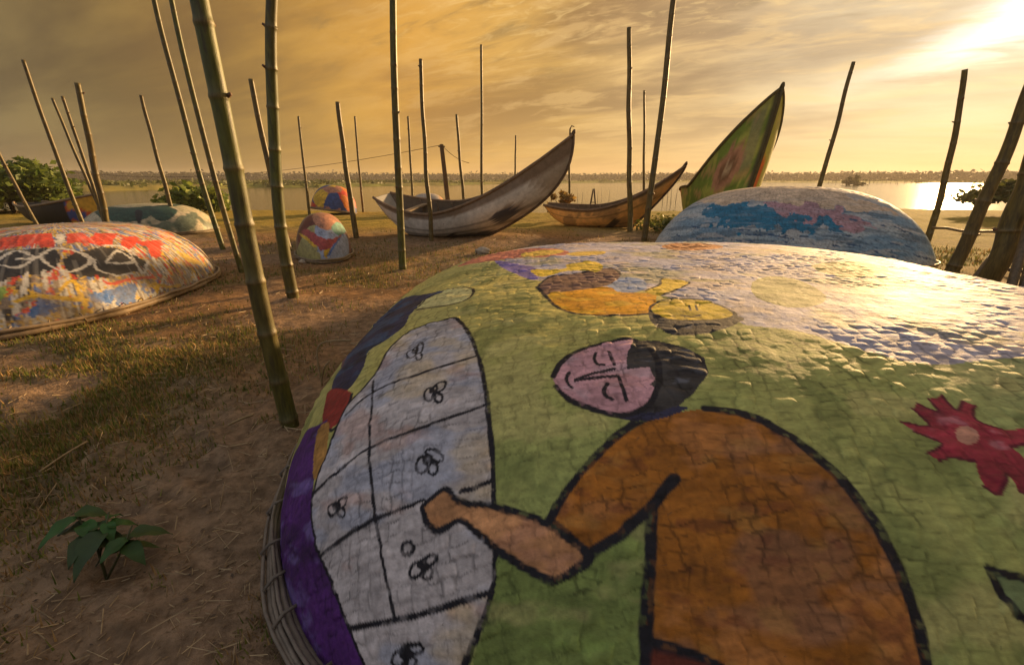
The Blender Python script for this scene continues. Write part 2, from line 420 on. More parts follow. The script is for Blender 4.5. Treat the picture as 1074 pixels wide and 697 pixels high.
  ('l','ink',0.008,[(-0.607,-0.668),(-0.591,-0.65),(-0.567,-0.623),(-0.541,-0.592),(-0.519,-0.562),(-0.505,-0.53),(-0.496,-0.494),(-0.485,-0.463),(-0.47,-0.447),(-0.444,-0.452),(-0.411,-0.47),(-0.384,-0.497),(-0.373,-0.524),(-0.384,-0.554),(-0.408,-0.587),(-0.438,-0.621),(-0.466,-0.65),(-0.492,-0.678),(-0.521,-0.707),(-0.545,-0.729),(-0.562,-0.745)]),
  ('l','ink',0.006,[(-0.502,-0.886),(-0.516,-0.938)]),
  ('l','ink',0.006,[(-0.474,-0.879),(-0.489,-0.936)]),
  ('f','mauve',0,[(-1.822,0.121),(-1.876,0.209),(-1.948,0.293),(-1.972,0.199),(-1.988,0.102),(-1.995,-0.014),(-2.002,-0.117),(-2.013,-0.2),(-2.024,-0.272),(-2.034,-0.333),(-2.041,-0.388),(-2.045,-0.435),(-1.973,-0.638),(-1.933,-0.725),(-1.897,-0.782),(-1.872,-0.798),(-1.865,-0.757),(-1.867,-0.672),(-1.862,-0.596),(-1.832,-0.575),(-1.793,-0.571),(-1.76,-0.554),(-1.736,-0.517),(-1.716,-0.467),(-1.71,-0.396),(-1.726,-0.265),(-1.768,-0.067)]),
  ('f','navy',0,[(-1.628,-0.425),(-1.611,-0.383),(-1.591,-0.334),(-1.568,-0.294),(-1.531,-0.279),(-1.491,-0.273),(-1.477,-0.264),(-1.506,-0.25),(-1.562,-0.227),(-1.621,-0.187),(-1.68,-0.113),(-1.749,0.002),(-1.822,0.121),(-1.888,0.208),(-1.952,0.282),(-1.972,0.199),(-1.988,0.101),(-1.995,-0.017),(-2.002,-0.117),(-2.011,-0.193),(-2.021,-0.256),(-2.029,-0.31),(-2.034,-0.355),(-1.985,-0.524),(-1.956,-0.638),(-1.952,-0.692),(-1.956,-0.729),(-1.953,-0.771),(-1.939,-0.825),(-1.922,-0.878),(-1.901,-0.923),(-1.872,-0.961),(-1.842,-0.991),(-1.818,-1.009),(-1.803,-1.017),(-1.791,-1.018),(-1.781,-1.008),(-1.772,-0.984),(-1.765,-0.947),(-1.762,-0.906),(-1.772,-0.858),(-1.787,-0.805),(-1.793,-0.763),(-1.776,-0.752),(-1.748,-0.758),(-1.721,-0.755),(-1.695,-0.739),(-1.668,-0.715),(-1.651,-0.68),(-1.648,-0.63),(-1.655,-0.568),(-1.658,-0.511),(-1.652,-0.476),(-1.642,-0.453)]),
  ('f','paleface',0,[(-1.64,-0.462),(-1.647,-0.406),(-1.629,-0.347),(-1.6,-0.304),(-1.56,-0.287),(-1.51,-0.283),(-1.465,-0.29),(-1.427,-0.314),(-1.395,-0.35),(-1.374,-0.394),(-1.367,-0.45),(-1.371,-0.51),(-1.384,-0.554),(-1.409,-0.574),(-1.444,-0.579),(-1.484,-0.572),(-1.536,-0.553),(-1.597,-0.513)]),
  ('l','ink',0.006,[(-1.529,-0.428),(-1.52,-0.43),(-1.507,-0.433),(-1.493,-0.435),(-1.479,-0.438),(-1.465,-0.443),(-1.451,-0.448),(-1.438,-0.452),(-1.429,-0.456)]),
  ('l','ink',0.006,[(-1.518,-0.34),(-1.481,-0.366)]),
  ('l','ink',0.01,[(-1.64,-0.462),(-1.635,-0.432),(-1.629,-0.387),(-1.618,-0.339),(-1.6,-0.304),(-1.572,-0.288),(-1.536,-0.279),(-1.499,-0.278),(-1.466,-0.282),(-1.438,-0.297),(-1.411,-0.322),(-1.39,-0.352),(-1.375,-0.387),(-1.368,-0.43),(-1.366,-0.479),(-1.371,-0.524),(-1.381,-0.556),(-1.399,-0.574),(-1.424,-0.582),(-1.452,-0.583),(-1.483,-0.578),(-1.518,-0.565),(-1.561,-0.541),(-1.602,-0.511),(-1.632,-0.487)]),
  ('f','red',0,[(-1.93,-0.867),(-1.873,-0.931),(-1.808,-1.004),(-1.765,-1.056),(-1.75,-1.095),(-1.749,-1.131),(-1.754,-1.156),(-1.765,-1.175),(-1.782,-1.186),(-1.801,-1.185),(-1.823,-1.166),(-1.849,-1.133),(-1.872,-1.096),(-1.89,-1.054),(-1.904,-1.005),(-1.916,-0.958),(-1.933,-0.909),(-1.945,-0.865)]),
  ('l','ink',0.01,[(-1.762,-1.068),(-1.759,-1.086),(-1.755,-1.111),(-1.753,-1.136),(-1.754,-1.156),(-1.759,-1.173),(-1.767,-1.189),(-1.777,-1.199),(-1.789,-1.2),(-1.806,-1.188),(-1.827,-1.165),(-1.848,-1.138),(-1.864,-1.117)]),
  ('f','purple',0,[(-1.844,-1.11),(-1.904,-1.076),(-1.985,-1.008),(-1.998,-1.027),(-2.016,-1.036),(-2.048,-1.022),(-2.036,-1.075),(-2.033,-1.11),(-2.043,-1.122),(-2.054,-1.134),(-2.042,-1.175),(-2.03,-1.215),(-2.019,-1.255),(-2.61,-0.378),(-2.382,-0.755),(-2.206,-1.025),(-2.108,-1.177),(-2.049,-1.272),(-2.008,-1.339),(-1.94,-1.424),(-1.889,-1.488),(-1.847,-1.537),(-1.812,-1.577),(-1.782,-1.609),(-1.756,-1.638),(-1.731,-1.664),(-1.708,-1.687),(-1.686,-1.71),(-1.665,-1.731),(-1.623,-1.758),(-1.585,-1.783),(-1.548,-1.806),(-1.514,-1.826),(-1.482,-1.845),(-1.45,-1.863),(-1.421,-1.879),(-1.392,-1.893),(-1.364,-1.907),(-1.333,-1.918),(-1.303,-1.931),(-1.275,-1.941),(-1.248,-1.949),(-1.222,-1.955),(-1.197,-1.96),(-1.172,-1.964),(-1.148,-1.968),(-1.124,-1.971),(-1.148,-1.964),(-1.171,-1.956),(-1.196,-1.948),(-1.22,-1.94),(-1.245,-1.931),(-1.271,-1.921),(-1.297,-1.912),(-1.324,-1.901),(-1.352,-1.89),(-1.381,-1.878),(-1.4,-1.865),(-1.42,-1.852),(-1.441,-1.838),(-1.462,-1.824),(-1.484,-1.808),(-1.507,-1.792),(-1.525,-1.774),(-1.544,-1.755),(-1.563,-1.736),(-1.583,-1.715),(-1.6,-1.695),(-1.617,-1.675),(-1.635,-1.653),(-1.654,-1.629),(-1.677,-1.6),(-1.702,-1.569),(-1.728,-1.535),(-1.743,-1.508),(-1.76,-1.478),(-1.778,-1.446),(-1.785,-1.422),(-1.793,-1.396),(-1.802,-1.368),(-1.812,-1.332),(-1.823,-1.292),(-1.822,-1.258),(-1.821,-1.22),(-1.831,-1.169)]),
  ('f','ochre',0,[(-1.885,-1.118),(-1.872,-1.105),(-1.845,-1.12),(-1.821,-1.15),(-1.804,-1.196),(-1.79,-1.252),(-1.782,-1.295),(-1.779,-1.326),(-1.779,-1.35),(-1.784,-1.36),(-1.795,-1.353),(-1.811,-1.333),(-1.827,-1.303),(-1.846,-1.251),(-1.87,-1.177)]),
  ('f','panel',0,[(-1.46,-0.776),(-1.44,-0.774),(-1.426,-0.773),(-1.411,-0.789),(-1.391,-0.822),(-1.371,-0.869),(-1.349,-0.93),(-1.326,-1.008),(-1.303,-1.09),(-1.285,-1.161),(-1.272,-1.217),(-1.263,-1.266),(-1.253,-1.327),(-1.241,-1.407),(-1.231,-1.486),(-1.223,-1.542),(-1.22,-1.573),(-1.22,-1.592),(-1.218,-1.619),(-1.214,-1.658),(-1.209,-1.701),(-1.207,-1.735),(-1.207,-1.757),(-1.21,-1.775),(-1.216,-1.793),(-1.227,-1.811),(-1.241,-1.829),(-1.254,-1.843),(-1.265,-1.853),(-1.274,-1.861),(-1.29,-1.867),(-1.316,-1.871),(-1.349,-1.872),(-1.381,-1.868),(-1.408,-1.859),(-1.433,-1.848),(-1.457,-1.834),(-1.481,-1.817),(-1.505,-1.797),(-1.527,-1.777),(-1.547,-1.757),(-1.564,-1.737),(-1.583,-1.715),(-1.606,-1.689),(-1.63,-1.66),(-1.654,-1.629),(-1.679,-1.599),(-1.705,-1.567),(-1.728,-1.535),(-1.749,-1.503),(-1.768,-1.472),(-1.782,-1.443),(-1.792,-1.417),(-1.796,-1.394),(-1.797,-1.372),(-1.795,-1.348),(-1.789,-1.324),(-1.784,-1.299),(-1.782,-1.274),(-1.78,-1.248),(-1.776,-1.222),(-1.773,-1.191),(-1.768,-1.158),(-1.758,-1.125),(-1.736,-1.097),(-1.708,-1.07),(-1.687,-1.032),(-1.678,-0.977),(-1.676,-0.91),(-1.666,-0.85),(-1.642,-0.81),(-1.611,-0.783),(-1.576,-0.766),(-1.536,-0.763),(-1.494,-0.77)]),
  ('l','ink',0.011,[(-1.46,-0.776),(-1.452,-0.775),(-1.44,-0.773),(-1.426,-0.775),(-1.411,-0.789),(-1.396,-0.813),(-1.381,-0.844),(-1.366,-0.883),(-1.349,-0.93),(-1.332,-0.988),(-1.314,-1.049),(-1.298,-1.109),(-1.285,-1.161),(-1.275,-1.204),(-1.268,-1.241),(-1.261,-1.28),(-1.253,-1.327),(-1.244,-1.386),(-1.236,-1.448),(-1.229,-1.502),(-1.223,-1.542),(-1.221,-1.567),(-1.22,-1.583),(-1.219,-1.598),(-1.218,-1.619),(-1.215,-1.648),(-1.211,-1.68),(-1.208,-1.71),(-1.207,-1.735),(-1.207,-1.752),(-1.208,-1.767),(-1.211,-1.78),(-1.216,-1.793),(-1.224,-1.807),(-1.234,-1.82),(-1.244,-1.833),(-1.254,-1.843),(-1.262,-1.851),(-1.269,-1.857),(-1.277,-1.863),(-1.29,-1.867),(-1.31,-1.87),(-1.336,-1.871),(-1.362,-1.87),(-1.381,-1.868)]),
  ('l','ink',0.008,[(-1.381,-1.868),(-1.394,-1.863),(-1.414,-1.855),(-1.436,-1.845),(-1.457,-1.834),(-1.475,-1.821),(-1.493,-1.807),(-1.511,-1.792),(-1.527,-1.777),(-1.542,-1.762),(-1.556,-1.747),(-1.569,-1.731),(-1.583,-1.715),(-1.6,-1.695),(-1.617,-1.674),(-1.636,-1.652),(-1.654,-1.629),(-1.673,-1.606),(-1.692,-1.583),(-1.711,-1.559),(-1.728,-1.535),(-1.744,-1.511),(-1.759,-1.488),(-1.772,-1.465),(-1.782,-1.443),(-1.79,-1.423),(-1.794,-1.406),(-1.797,-1.389),(-1.797,-1.372),(-1.796,-1.354),(-1.792,-1.336),(-1.788,-1.318),(-1.784,-1.299),(-1.782,-1.28),(-1.781,-1.262),(-1.779,-1.242),(-1.776,-1.222),(-1.774,-1.199),(-1.771,-1.174),(-1.767,-1.149),(-1.758,-1.125),(-1.743,-1.104),(-1.722,-1.084),(-1.702,-1.061),(-1.687,-1.032),(-1.679,-0.993),(-1.677,-0.944),(-1.674,-0.894),(-1.666,-0.85),(-1.649,-0.818),(-1.627,-0.795),(-1.602,-0.778),(-1.576,-0.766),(-1.545,-0.763),(-1.511,-0.767),(-1.481,-0.773),(-1.46,-0.776)]),
  ('l','ink',0.007,[(-1.677,-1.066),(-1.667,-1.109),(-1.654,-1.165),(-1.642,-1.22),(-1.631,-1.266),(-1.623,-1.302),(-1.615,-1.334),(-1.608,-1.364),(-1.601,-1.391),(-1.594,-1.415),(-1.587,-1.436),(-1.58,-1.457),(-1.571,-1.483),(-1.56,-1.513),(-1.547,-1.546),(-1.535,-1.577),(-1.523,-1.606),(-1.511,-1.632),(-1.499,-1.658),(-1.488,-1.681),(-1.478,-1.701),(-1.468,-1.72),(-1.46,-1.737),(-1.453,-1.751),(-1.448,-1.76)]),
  ('l','ink',0.008,[(-1.75,-1.172),(-1.734,-1.166),(-1.714,-1.155),(-1.687,-1.145),(-1.657,-1.138),(-1.621,-1.138),(-1.581,-1.14),(-1.538,-1.144),(-1.493,-1.146),(-1.442,-1.146),(-1.384,-1.144),(-1.333,-1.14),(-1.297,-1.135)]),
  ('l','ink',0.008,[(-1.799,-1.378),(-1.782,-1.381),(-1.76,-1.385),(-1.735,-1.388),(-1.709,-1.388),(-1.686,-1.386),(-1.662,-1.382),(-1.635,-1.378),(-1.601,-1.377),(-1.56,-1.38),(-1.513,-1.385),(-1.466,-1.389),(-1.42,-1.39),(-1.371,-1.389),(-1.319,-1.385),(-1.274,-1.38),(-1.242,-1.375)]),
  ('l','ink',0.009,[(-1.716,-1.553),(-1.699,-1.557),(-1.674,-1.562),(-1.649,-1.565),(-1.625,-1.568),(-1.605,-1.569),(-1.586,-1.571),(-1.566,-1.572),(-1.54,-1.575),(-1.505,-1.58),(-1.463,-1.585),(-1.425,-1.588),(-1.399,-1.589)]),
  ('l','ink',0.011,[(-1.299,-1.601),(-1.293,-1.602),(-1.283,-1.603),(-1.273,-1.604),(-1.262,-1.603),(-1.252,-1.602),(-1.241,-1.601),(-1.231,-1.6),(-1.224,-1.599)]),
  ('l','ink',0.009,[(-1.577,-1.718),(-1.551,-1.728),(-1.516,-1.74),(-1.479,-1.752),(-1.448,-1.76),(-1.424,-1.766),(-1.403,-1.77),(-1.384,-1.774),(-1.365,-1.776),(-1.345,-1.779),(-1.326,-1.781),(-1.307,-1.783),(-1.289,-1.784),(-1.269,-1.786),(-1.25,-1.787),(-1.232,-1.788),(-1.22,-1.788)]),
  ('l','ink',0.006,[(-1.537,-1.026),(-1.546,-1.026),(-1.555,-1.02),(-1.564,-1.009),(-1.57,-0.993),(-1.572,-0.978),(-1.568,-0.968),(-1.561,-0.963),(-1.551,-0.966),(-1.541,-0.976),(-1.534,-0.991),(-1.53,-1.006),(-1.531,-1.019),(-1.537,-1.026)]),
  ('l','ink',0.006,[(-1.524,-0.928),(-1.518,-0.941),(-1.512,-0.96),(-1.509,-0.982),(-1.51,-1),(-1.513,-1.012),(-1.519,-1.015),(-1.526,-1.008),(-1.532,-0.992),(-1.536,-0.972),(-1.538,-0.95),(-1.536,-0.933),(-1.531,-0.925),(-1.524,-0.928)]),
  ('l','ink',0.006,[(-1.501,-1.048),(-1.502,-1.057),(-1.507,-1.06),(-1.513,-1.058),(-1.519,-1.05),(-1.524,-1.039),(-1.527,-1.025),(-1.527,-1.014),(-1.524,-1.007),(-1.519,-1.006),(-1.512,-1.012),(-1.506,-1.023),(-1.502,-1.036),(-1.501,-1.048)]),
  ('l','ink',0.006,[(-1.53,-0.994),(-1.534,-0.998),(-1.539,-0.996),(-1.544,-0.991),(-1.548,-0.982),(-1.551,-0.972),(-1.551,-0.963),(-1.548,-0.957),(-1.544,-0.955),(-1.538,-0.959),(-1.533,-0.966),(-1.53,-0.977),(-1.528,-0.986),(-1.53,-0.994)]),
  ('l','ink',0.006,[(-1.419,-1.284),(-1.422,-1.294),(-1.427,-1.299),(-1.435,-1.298),(-1.443,-1.29),(-1.449,-1.279),(-1.453,-1.265),(-1.452,-1.252),(-1.448,-1.244),(-1.441,-1.241),(-1.433,-1.245),(-1.425,-1.256),(-1.42,-1.27),(-1.419,-1.284)]),
  ('l','ink',0.006,[(-1.385,-1.242),(-1.383,-1.251),(-1.386,-1.261),(-1.393,-1.269),(-1.403,-1.272),(-1.413,-1.271),(-1.421,-1.265),(-1.426,-1.256),(-1.426,-1.246),(-1.421,-1.238),(-1.412,-1.232),(-1.401,-1.231),(-1.392,-1.234),(-1.385,-1.242)]),
  ('l','ink',0.006,[(-1.39,-1.296),(-1.387,-1.306),(-1.388,-1.314),(-1.391,-1.318),(-1.397,-1.318),(-1.403,-1.313),(-1.41,-1.304),(-1.414,-1.294),(-1.415,-1.285),(-1.414,-1.278),(-1.409,-1.275),(-1.402,-1.279),(-1.396,-1.286),(-1.39,-1.296)]),
  ('l','ink',0.006,[(-1.414,-1.269),(-1.419,-1.271),(-1.425,-1.27),(-1.43,-1.266),(-1.433,-1.259),(-1.434,-1.252),(-1.433,-1.246),(-1.429,-1.242),(-1.424,-1.242),(-1.418,-1.244),(-1.414,-1.25),(-1.411,-1.257),(-1.412,-1.264),(-1.414,-1.269)]),
  ('l','ink',0.006,[(-1.401,-1.513),(-1.403,-1.521),(-1.409,-1.525),(-1.417,-1.525),(-1.426,-1.52),(-1.433,-1.512),(-1.437,-1.5),(-1.437,-1.49),(-1.433,-1.483),(-1.426,-1.481),(-1.417,-1.484),(-1.409,-1.491),(-1.403,-1.502),(-1.401,-1.513)]),
  ('l','ink',0.006,[(-1.358,-1.513),(-1.363,-1.514),(-1.373,-1.511),(-1.386,-1.504),(-1.398,-1.493),(-1.408,-1.482),(-1.412,-1.473),(-1.409,-1.468),(-1.401,-1.47),(-1.389,-1.475),(-1.376,-1.485),(-1.365,-1.496),(-1.358,-1.506),(-1.358,-1.513)]),
  ('l','ink',0.006,[(-1.369,-1.534),(-1.371,-1.538),(-1.377,-1.541),(-1.383,-1.539),(-1.39,-1.535),(-1.394,-1.529),(-1.397,-1.521),(-1.395,-1.515),(-1.391,-1.511),(-1.385,-1.51),(-1.378,-1.513),(-1.373,-1.519),(-1.369,-1.526),(-1.369,-1.534)]),
  ('l','ink',0.006,[(-1.395,-1.504),(-1.4,-1.505),(-1.406,-1.504),(-1.412,-1.501),(-1.415,-1.496),(-1.416,-1.49),(-1.414,-1.486),(-1.41,-1.483),(-1.404,-1.483),(-1.399,-1.486),(-1.394,-1.49),(-1.392,-1.495),(-1.392,-1.5),(-1.395,-1.504)]),
  ('l','ink',0.006,[(-1.677,-1.494),(-1.68,-1.497),(-1.687,-1.496),(-1.695,-1.493),(-1.703,-1.486),(-1.709,-1.478),(-1.712,-1.471),(-1.711,-1.466),(-1.705,-1.465),(-1.697,-1.467),(-1.689,-1.472),(-1.682,-1.48),(-1.677,-1.488),(-1.677,-1.494)]),
  ('l','ink',0.006,[(-1.645,-1.484),(-1.642,-1.489),(-1.644,-1.493),(-1.65,-1.495),(-1.658,-1.495),(-1.668,-1.492),(-1.676,-1.487),(-1.681,-1.482),(-1.682,-1.477),(-1.678,-1.474),(-1.671,-1.473),(-1.661,-1.474),(-1.652,-1.478),(-1.645,-1.484)]),
  ('l','ink',0.006,[(-1.646,-1.512),(-1.645,-1.516),(-1.647,-1.519),(-1.652,-1.518),(-1.658,-1.514),(-1.665,-1.509),(-1.67,-1.503),(-1.672,-1.498),(-1.671,-1.494),(-1.668,-1.493),(-1.662,-1.495),(-1.655,-1.5),(-1.649,-1.506),(-1.646,-1.512)]),
  ('l','ink',0.006,[(-1.672,-1.488),(-1.676,-1.488),(-1.682,-1.486),(-1.687,-1.482),(-1.69,-1.478),(-1.692,-1.474),(-1.691,-1.471),(-1.687,-1.471),(-1.682,-1.473),(-1.676,-1.476),(-1.672,-1.48),(-1.669,-1.484),(-1.669,-1.487),(-1.672,-1.488)]),
  ('l','ink',0.006,[(-1.388,-1.718),(-1.394,-1.72),(-1.402,-1.72),(-1.41,-1.717),(-1.416,-1.713),(-1.419,-1.707),(-1.418,-1.702),(-1.413,-1.699),(-1.406,-1.698),(-1.398,-1.699),(-1.391,-1.703),(-1.386,-1.708),(-1.386,-1.714),(-1.388,-1.718)]),
  ('l','ink',0.006,[(-1.352,-1.703),(-1.351,-1.707),(-1.354,-1.71),(-1.361,-1.713),(-1.371,-1.713),(-1.38,-1.712),(-1.388,-1.709),(-1.391,-1.705),(-1.39,-1.701),(-1.384,-1.698),(-1.376,-1.697),(-1.366,-1.697),(-1.357,-1.699),(-1.352,-1.703)]),
  ('l','ink',0.006,[(-1.36,-1.73),(-1.364,-1.732),(-1.37,-1.731),(-1.376,-1.73),(-1.381,-1.727),(-1.383,-1.723),(-1.383,-1.719),(-1.38,-1.716),(-1.376,-1.715),(-1.37,-1.716),(-1.364,-1.719),(-1.36,-1.723),(-1.359,-1.726),(-1.36,-1.73)]),
  ('l','ink',0.006,[(-1.381,-1.711),(-1.386,-1.711),(-1.391,-1.71),(-1.396,-1.707),(-1.398,-1.705),(-1.399,-1.702),(-1.397,-1.7),(-1.392,-1.699),(-1.388,-1.699),(-1.383,-1.701),(-1.379,-1.704),(-1.377,-1.707),(-1.378,-1.709),(-1.381,-1.711)]),
  ('l','ink',0.006,[(-1.417,-1.814),(-1.423,-1.816),(-1.43,-1.815),(-1.439,-1.812),(-1.446,-1.808),(-1.45,-1.804),(-1.449,-1.8),(-1.445,-1.798),(-1.438,-1.797),(-1.43,-1.799),(-1.422,-1.803),(-1.417,-1.807),(-1.415,-1.811),(-1.417,-1.814)]),
  ('l','ink',0.006,[(-1.372,-1.816),(-1.375,-1.817),(-1.382,-1.817),(-1.393,-1.814),(-1.406,-1.81),(-1.416,-1.805),(-1.422,-1.801),(-1.423,-1.799),(-1.418,-1.798),(-1.408,-1.8),(-1.395,-1.804),(-1.384,-1.807),(-1.376,-1.812),(-1.372,-1.816)]),
  ('l','ink',0.006,[(-1.387,-1.826),(-1.391,-1.828),(-1.397,-1.828),(-1.403,-1.826),(-1.409,-1.822),(-1.412,-1.819),(-1.412,-1.817),(-1.41,-1.815),(-1.405,-1.814),(-1.399,-1.815),(-1.393,-1.818),(-1.388,-1.821),(-1.386,-1.824),(-1.387,-1.826)]),
  ('l','ink',0.006,[(-1.409,-1.81),(-1.414,-1.81),(-1.419,-1.81),(-1.424,-1.807),(-1.427,-1.805),(-1.428,-1.803),(-1.426,-1.801),(-1.422,-1.801),(-1.416,-1.801),(-1.411,-1.803),(-1.407,-1.805),(-1.405,-1.808),(-1.406,-1.81),(-1.409,-1.81)]),
  ('l','ink',0.006,[(-1.414,-1.674),(-1.417,-1.677),(-1.423,-1.679),(-1.43,-1.677),(-1.438,-1.674),(-1.443,-1.668),(-1.446,-1.662),(-1.445,-1.658),(-1.441,-1.655),(-1.434,-1.655),(-1.426,-1.658),(-1.42,-1.663),(-1.415,-1.668),(-1.414,-1.674)]),
  ('f','rust',0,[(-1.083,-1.704),(-1.069,-1.69),(-1.055,-1.675),(-1.041,-1.661),(-1.027,-1.645),(-1.007,-1.63),(-0.987,-1.613),(-0.966,-1.597),(-0.945,-1.579),(-0.922,-1.559),(-0.896,-1.548),(-0.87,-1.537),(-0.843,-1.525),(-0.816,-1.512),(-0.788,-1.499),(-0.756,-1.497),(-0.724,-1.495),(-0.692,-1.492),(-0.66,-1.489),(-0.633,-1.499),(-0.605,-1.507),(-0.578,-1.516),(-0.551,-1.524),(-0.531,-1.546),(-0.512,-1.566),(-0.493,-1.586),(-0.474,-1.605),(-0.456,-1.623),(-0.447,-1.641),(-0.438,-1.659),(-0.429,-1.677),(-0.42,-1.693),(-0.411,-1.709),(-0.402,-1.724),(-0.399,-1.744),(-0.396,-1.763),(-0.393,-1.781),(-0.389,-1.798),(-0.385,-1.815),(-0.381,-1.831),(-0.382,-1.845),(-0.382,-1.859),(-0.381,-1.873),(-0.381,-1.886),(-0.381,-1.898),(-0.382,-1.91),(-0.384,-1.922),(-0.386,-1.933),(-0.387,-1.944),(-0.388,-1.954),(-0.39,-1.967),(-0.392,-1.978),(-0.394,-1.989),(-0.395,-1.999),(-0.396,-2.01),(-0.396,-2.019),(-0.396,-2.029),(-0.417,-2.032),(-0.439,-2.036),(-0.459,-2.04),(-0.48,-2.043),(-0.501,-2.046),(-0.521,-2.049),(-0.541,-2.052),(-0.561,-2.055),(-0.581,-2.057),(-0.601,-2.06),(-0.621,-2.062),(-0.64,-2.064),(-0.661,-2.06),(-0.683,-2.056),(-0.704,-2.052),(-0.725,-2.048),(-0.746,-2.044),(-0.767,-2.039),(-0.789,-2.034),(-0.81,-2.029),(-0.832,-2.025),(-0.854,-2.019),(-0.876,-2.014),(-0.898,-2.009),(-0.92,-2.003),(-0.919,-1.995),(-0.918,-1.986),(-0.916,-1.976),(-0.914,-1.967),(-0.912,-1.957),(-0.91,-1.946),(-0.908,-1.936),(-0.906,-1.924),(-0.903,-1.912),(-0.9,-1.9),(-0.897,-1.887),(-0.894,-1.874),(-0.891,-1.86),(-0.888,-1.845),(-0.884,-1.83),(-0.88,-1.815),(-0.875,-1.797),(-0.87,-1.778),(-0.864,-1.758),(-0.858,-1.736),(-0.852,-1.714),(-0.872,-1.725),(-0.892,-1.735),(-0.912,-1.745),(-0.931,-1.754),(-0.955,-1.761),(-0.979,-1.768),(-1.002,-1.775),(-1.022,-1.758),(-1.041,-1.74),(-1.062,-1.722)]),
  ('f','maroon',0,[(-0.898,-1.899),(-0.876,-1.905),(-0.854,-1.911),(-0.833,-1.916),(-0.811,-1.922),(-0.789,-1.929),(-0.768,-1.935),(-0.759,-1.946),(-0.75,-1.955),(-0.741,-1.965),(-0.733,-1.975),(-0.724,-1.984),(-0.715,-1.993),(-0.72,-2.002),(-0.725,-2.01),(-0.73,-2.018),(-0.734,-2.026),(-0.738,-2.034),(-0.76,-2.03),(-0.782,-2.026),(-0.804,-2.021),(-0.826,-2.016),(-0.848,-2.012),(-0.871,-2.007),(-0.894,-2.002),(-0.916,-1.996),(-0.915,-1.988),(-0.914,-1.978),(-0.912,-1.968),(-0.91,-1.958),(-0.908,-1.947),(-0.906,-1.936),(-0.904,-1.924),(-0.901,-1.912)]),
  ('f','leaf',0,[(-0.852,-1.714),(-0.858,-1.736),(-0.864,-1.758),(-0.87,-1.778),(-0.875,-1.797),(-0.88,-1.815),(-0.884,-1.83),(-0.888,-1.845),(-0.891,-1.86),(-0.894,-1.874),(-0.897,-1.887),(-0.9,-1.9),(-0.903,-1.912),(-0.906,-1.924),(-0.908,-1.936),(-0.911,-1.947),(-0.913,-1.957),(-0.915,-1.968),(-0.917,-1.978),(-0.918,-1.987),(-0.92,-1.996),(-0.943,-1.995),(-0.966,-1.994),(-0.989,-1.992),(-1.013,-1.99),(-1.037,-1.984),(-1.061,-1.978),(-1.086,-1.971),(-1.112,-1.965),(-1.137,-1.957),(-1.164,-1.95),(-1.19,-1.942),(-1.217,-1.933),(-1.245,-1.924),(-1.247,-1.915),(-1.248,-1.905),(-1.249,-1.894),(-1.251,-1.882),(-1.252,-1.87),(-1.254,-1.857),(-1.245,-1.848),(-1.237,-1.839),(-1.228,-1.829),(-1.22,-1.818),(-1.211,-1.807),(-1.209,-1.791),(-1.207,-1.773),(-1.205,-1.755),(-1.202,-1.736),(-1.175,-1.746),(-1.148,-1.757),(-1.122,-1.766),(-1.098,-1.769),(-1.074,-1.771),(-1.05,-1.772),(-1.026,-1.774),(-1.002,-1.776),(-0.979,-1.769),(-0.955,-1.761),(-0.931,-1.754),(-0.912,-1.745),(-0.892,-1.735),(-0.872,-1.725)]),
  ('l','ink',0.016,[(-1.083,-1.704),(-1.074,-1.694),(-1.061,-1.68),(-1.045,-1.663),(-1.027,-1.645),(-1.004,-1.626),(-0.977,-1.603),(-0.949,-1.58),(-0.922,-1.559),(-0.899,-1.543),(-0.876,-1.529),(-0.855,-1.517),(-0.835,-1.508),(-0.813,-1.501),(-0.792,-1.497),(-0.774,-1.494),(-0.761,-1.492)]),
  ('l','ink',0.016,[(-0.79,-1.664),(-0.803,-1.673),(-0.815,-1.683),(-0.827,-1.693),(-0.839,-1.702),(-0.851,-1.71),(-0.865,-1.718),(-0.878,-1.726),(-0.892,-1.733),(-0.905,-1.74),(-0.918,-1.747),(-0.931,-1.754),(-0.945,-1.758),(-0.96,-1.763),(-0.974,-1.766),(-0.988,-1.771),(-1.002,-1.775),(-1.013,-1.765),(-1.024,-1.756),(-1.036,-1.746),(-1.047,-1.736),(-1.059,-1.725),(-1.071,-1.714),(-1.083,-1.704)]),
  ('l','ink',0.018,[(-0.79,-1.664),(-0.803,-1.675),(-0.816,-1.685),(-0.828,-1.695),(-0.84,-1.704),(-0.852,-1.714),(-0.855,-1.727),(-0.859,-1.739),(-0.862,-1.751),(-0.865,-1.762),(-0.868,-1.774),(-0.871,-1.784),(-0.873,-1.795),(-0.876,-1.805),(-0.878,-1.815),(-0.881,-1.825),(-0.883,-1.834),(-0.886,-1.844),(-0.888,-1.853),(-0.89,-1.862),(-0.892,-1.87),(-0.895,-1.878),(-0.897,-1.887),(-0.899,-1.894),(-0.9,-1.902),(-0.902,-1.91),(-0.904,-1.917),(-0.906,-1.924),(-0.907,-1.931),(-0.909,-1.938),(-0.91,-1.944),(-0.911,-1.951),(-0.913,-1.957),(-0.914,-1.963),(-0.915,-1.969),(-0.916,-1.975),(-0.917,-1.98),(-0.918,-1.986),(-0.919,-1.991),(-0.92,-1.996)]),
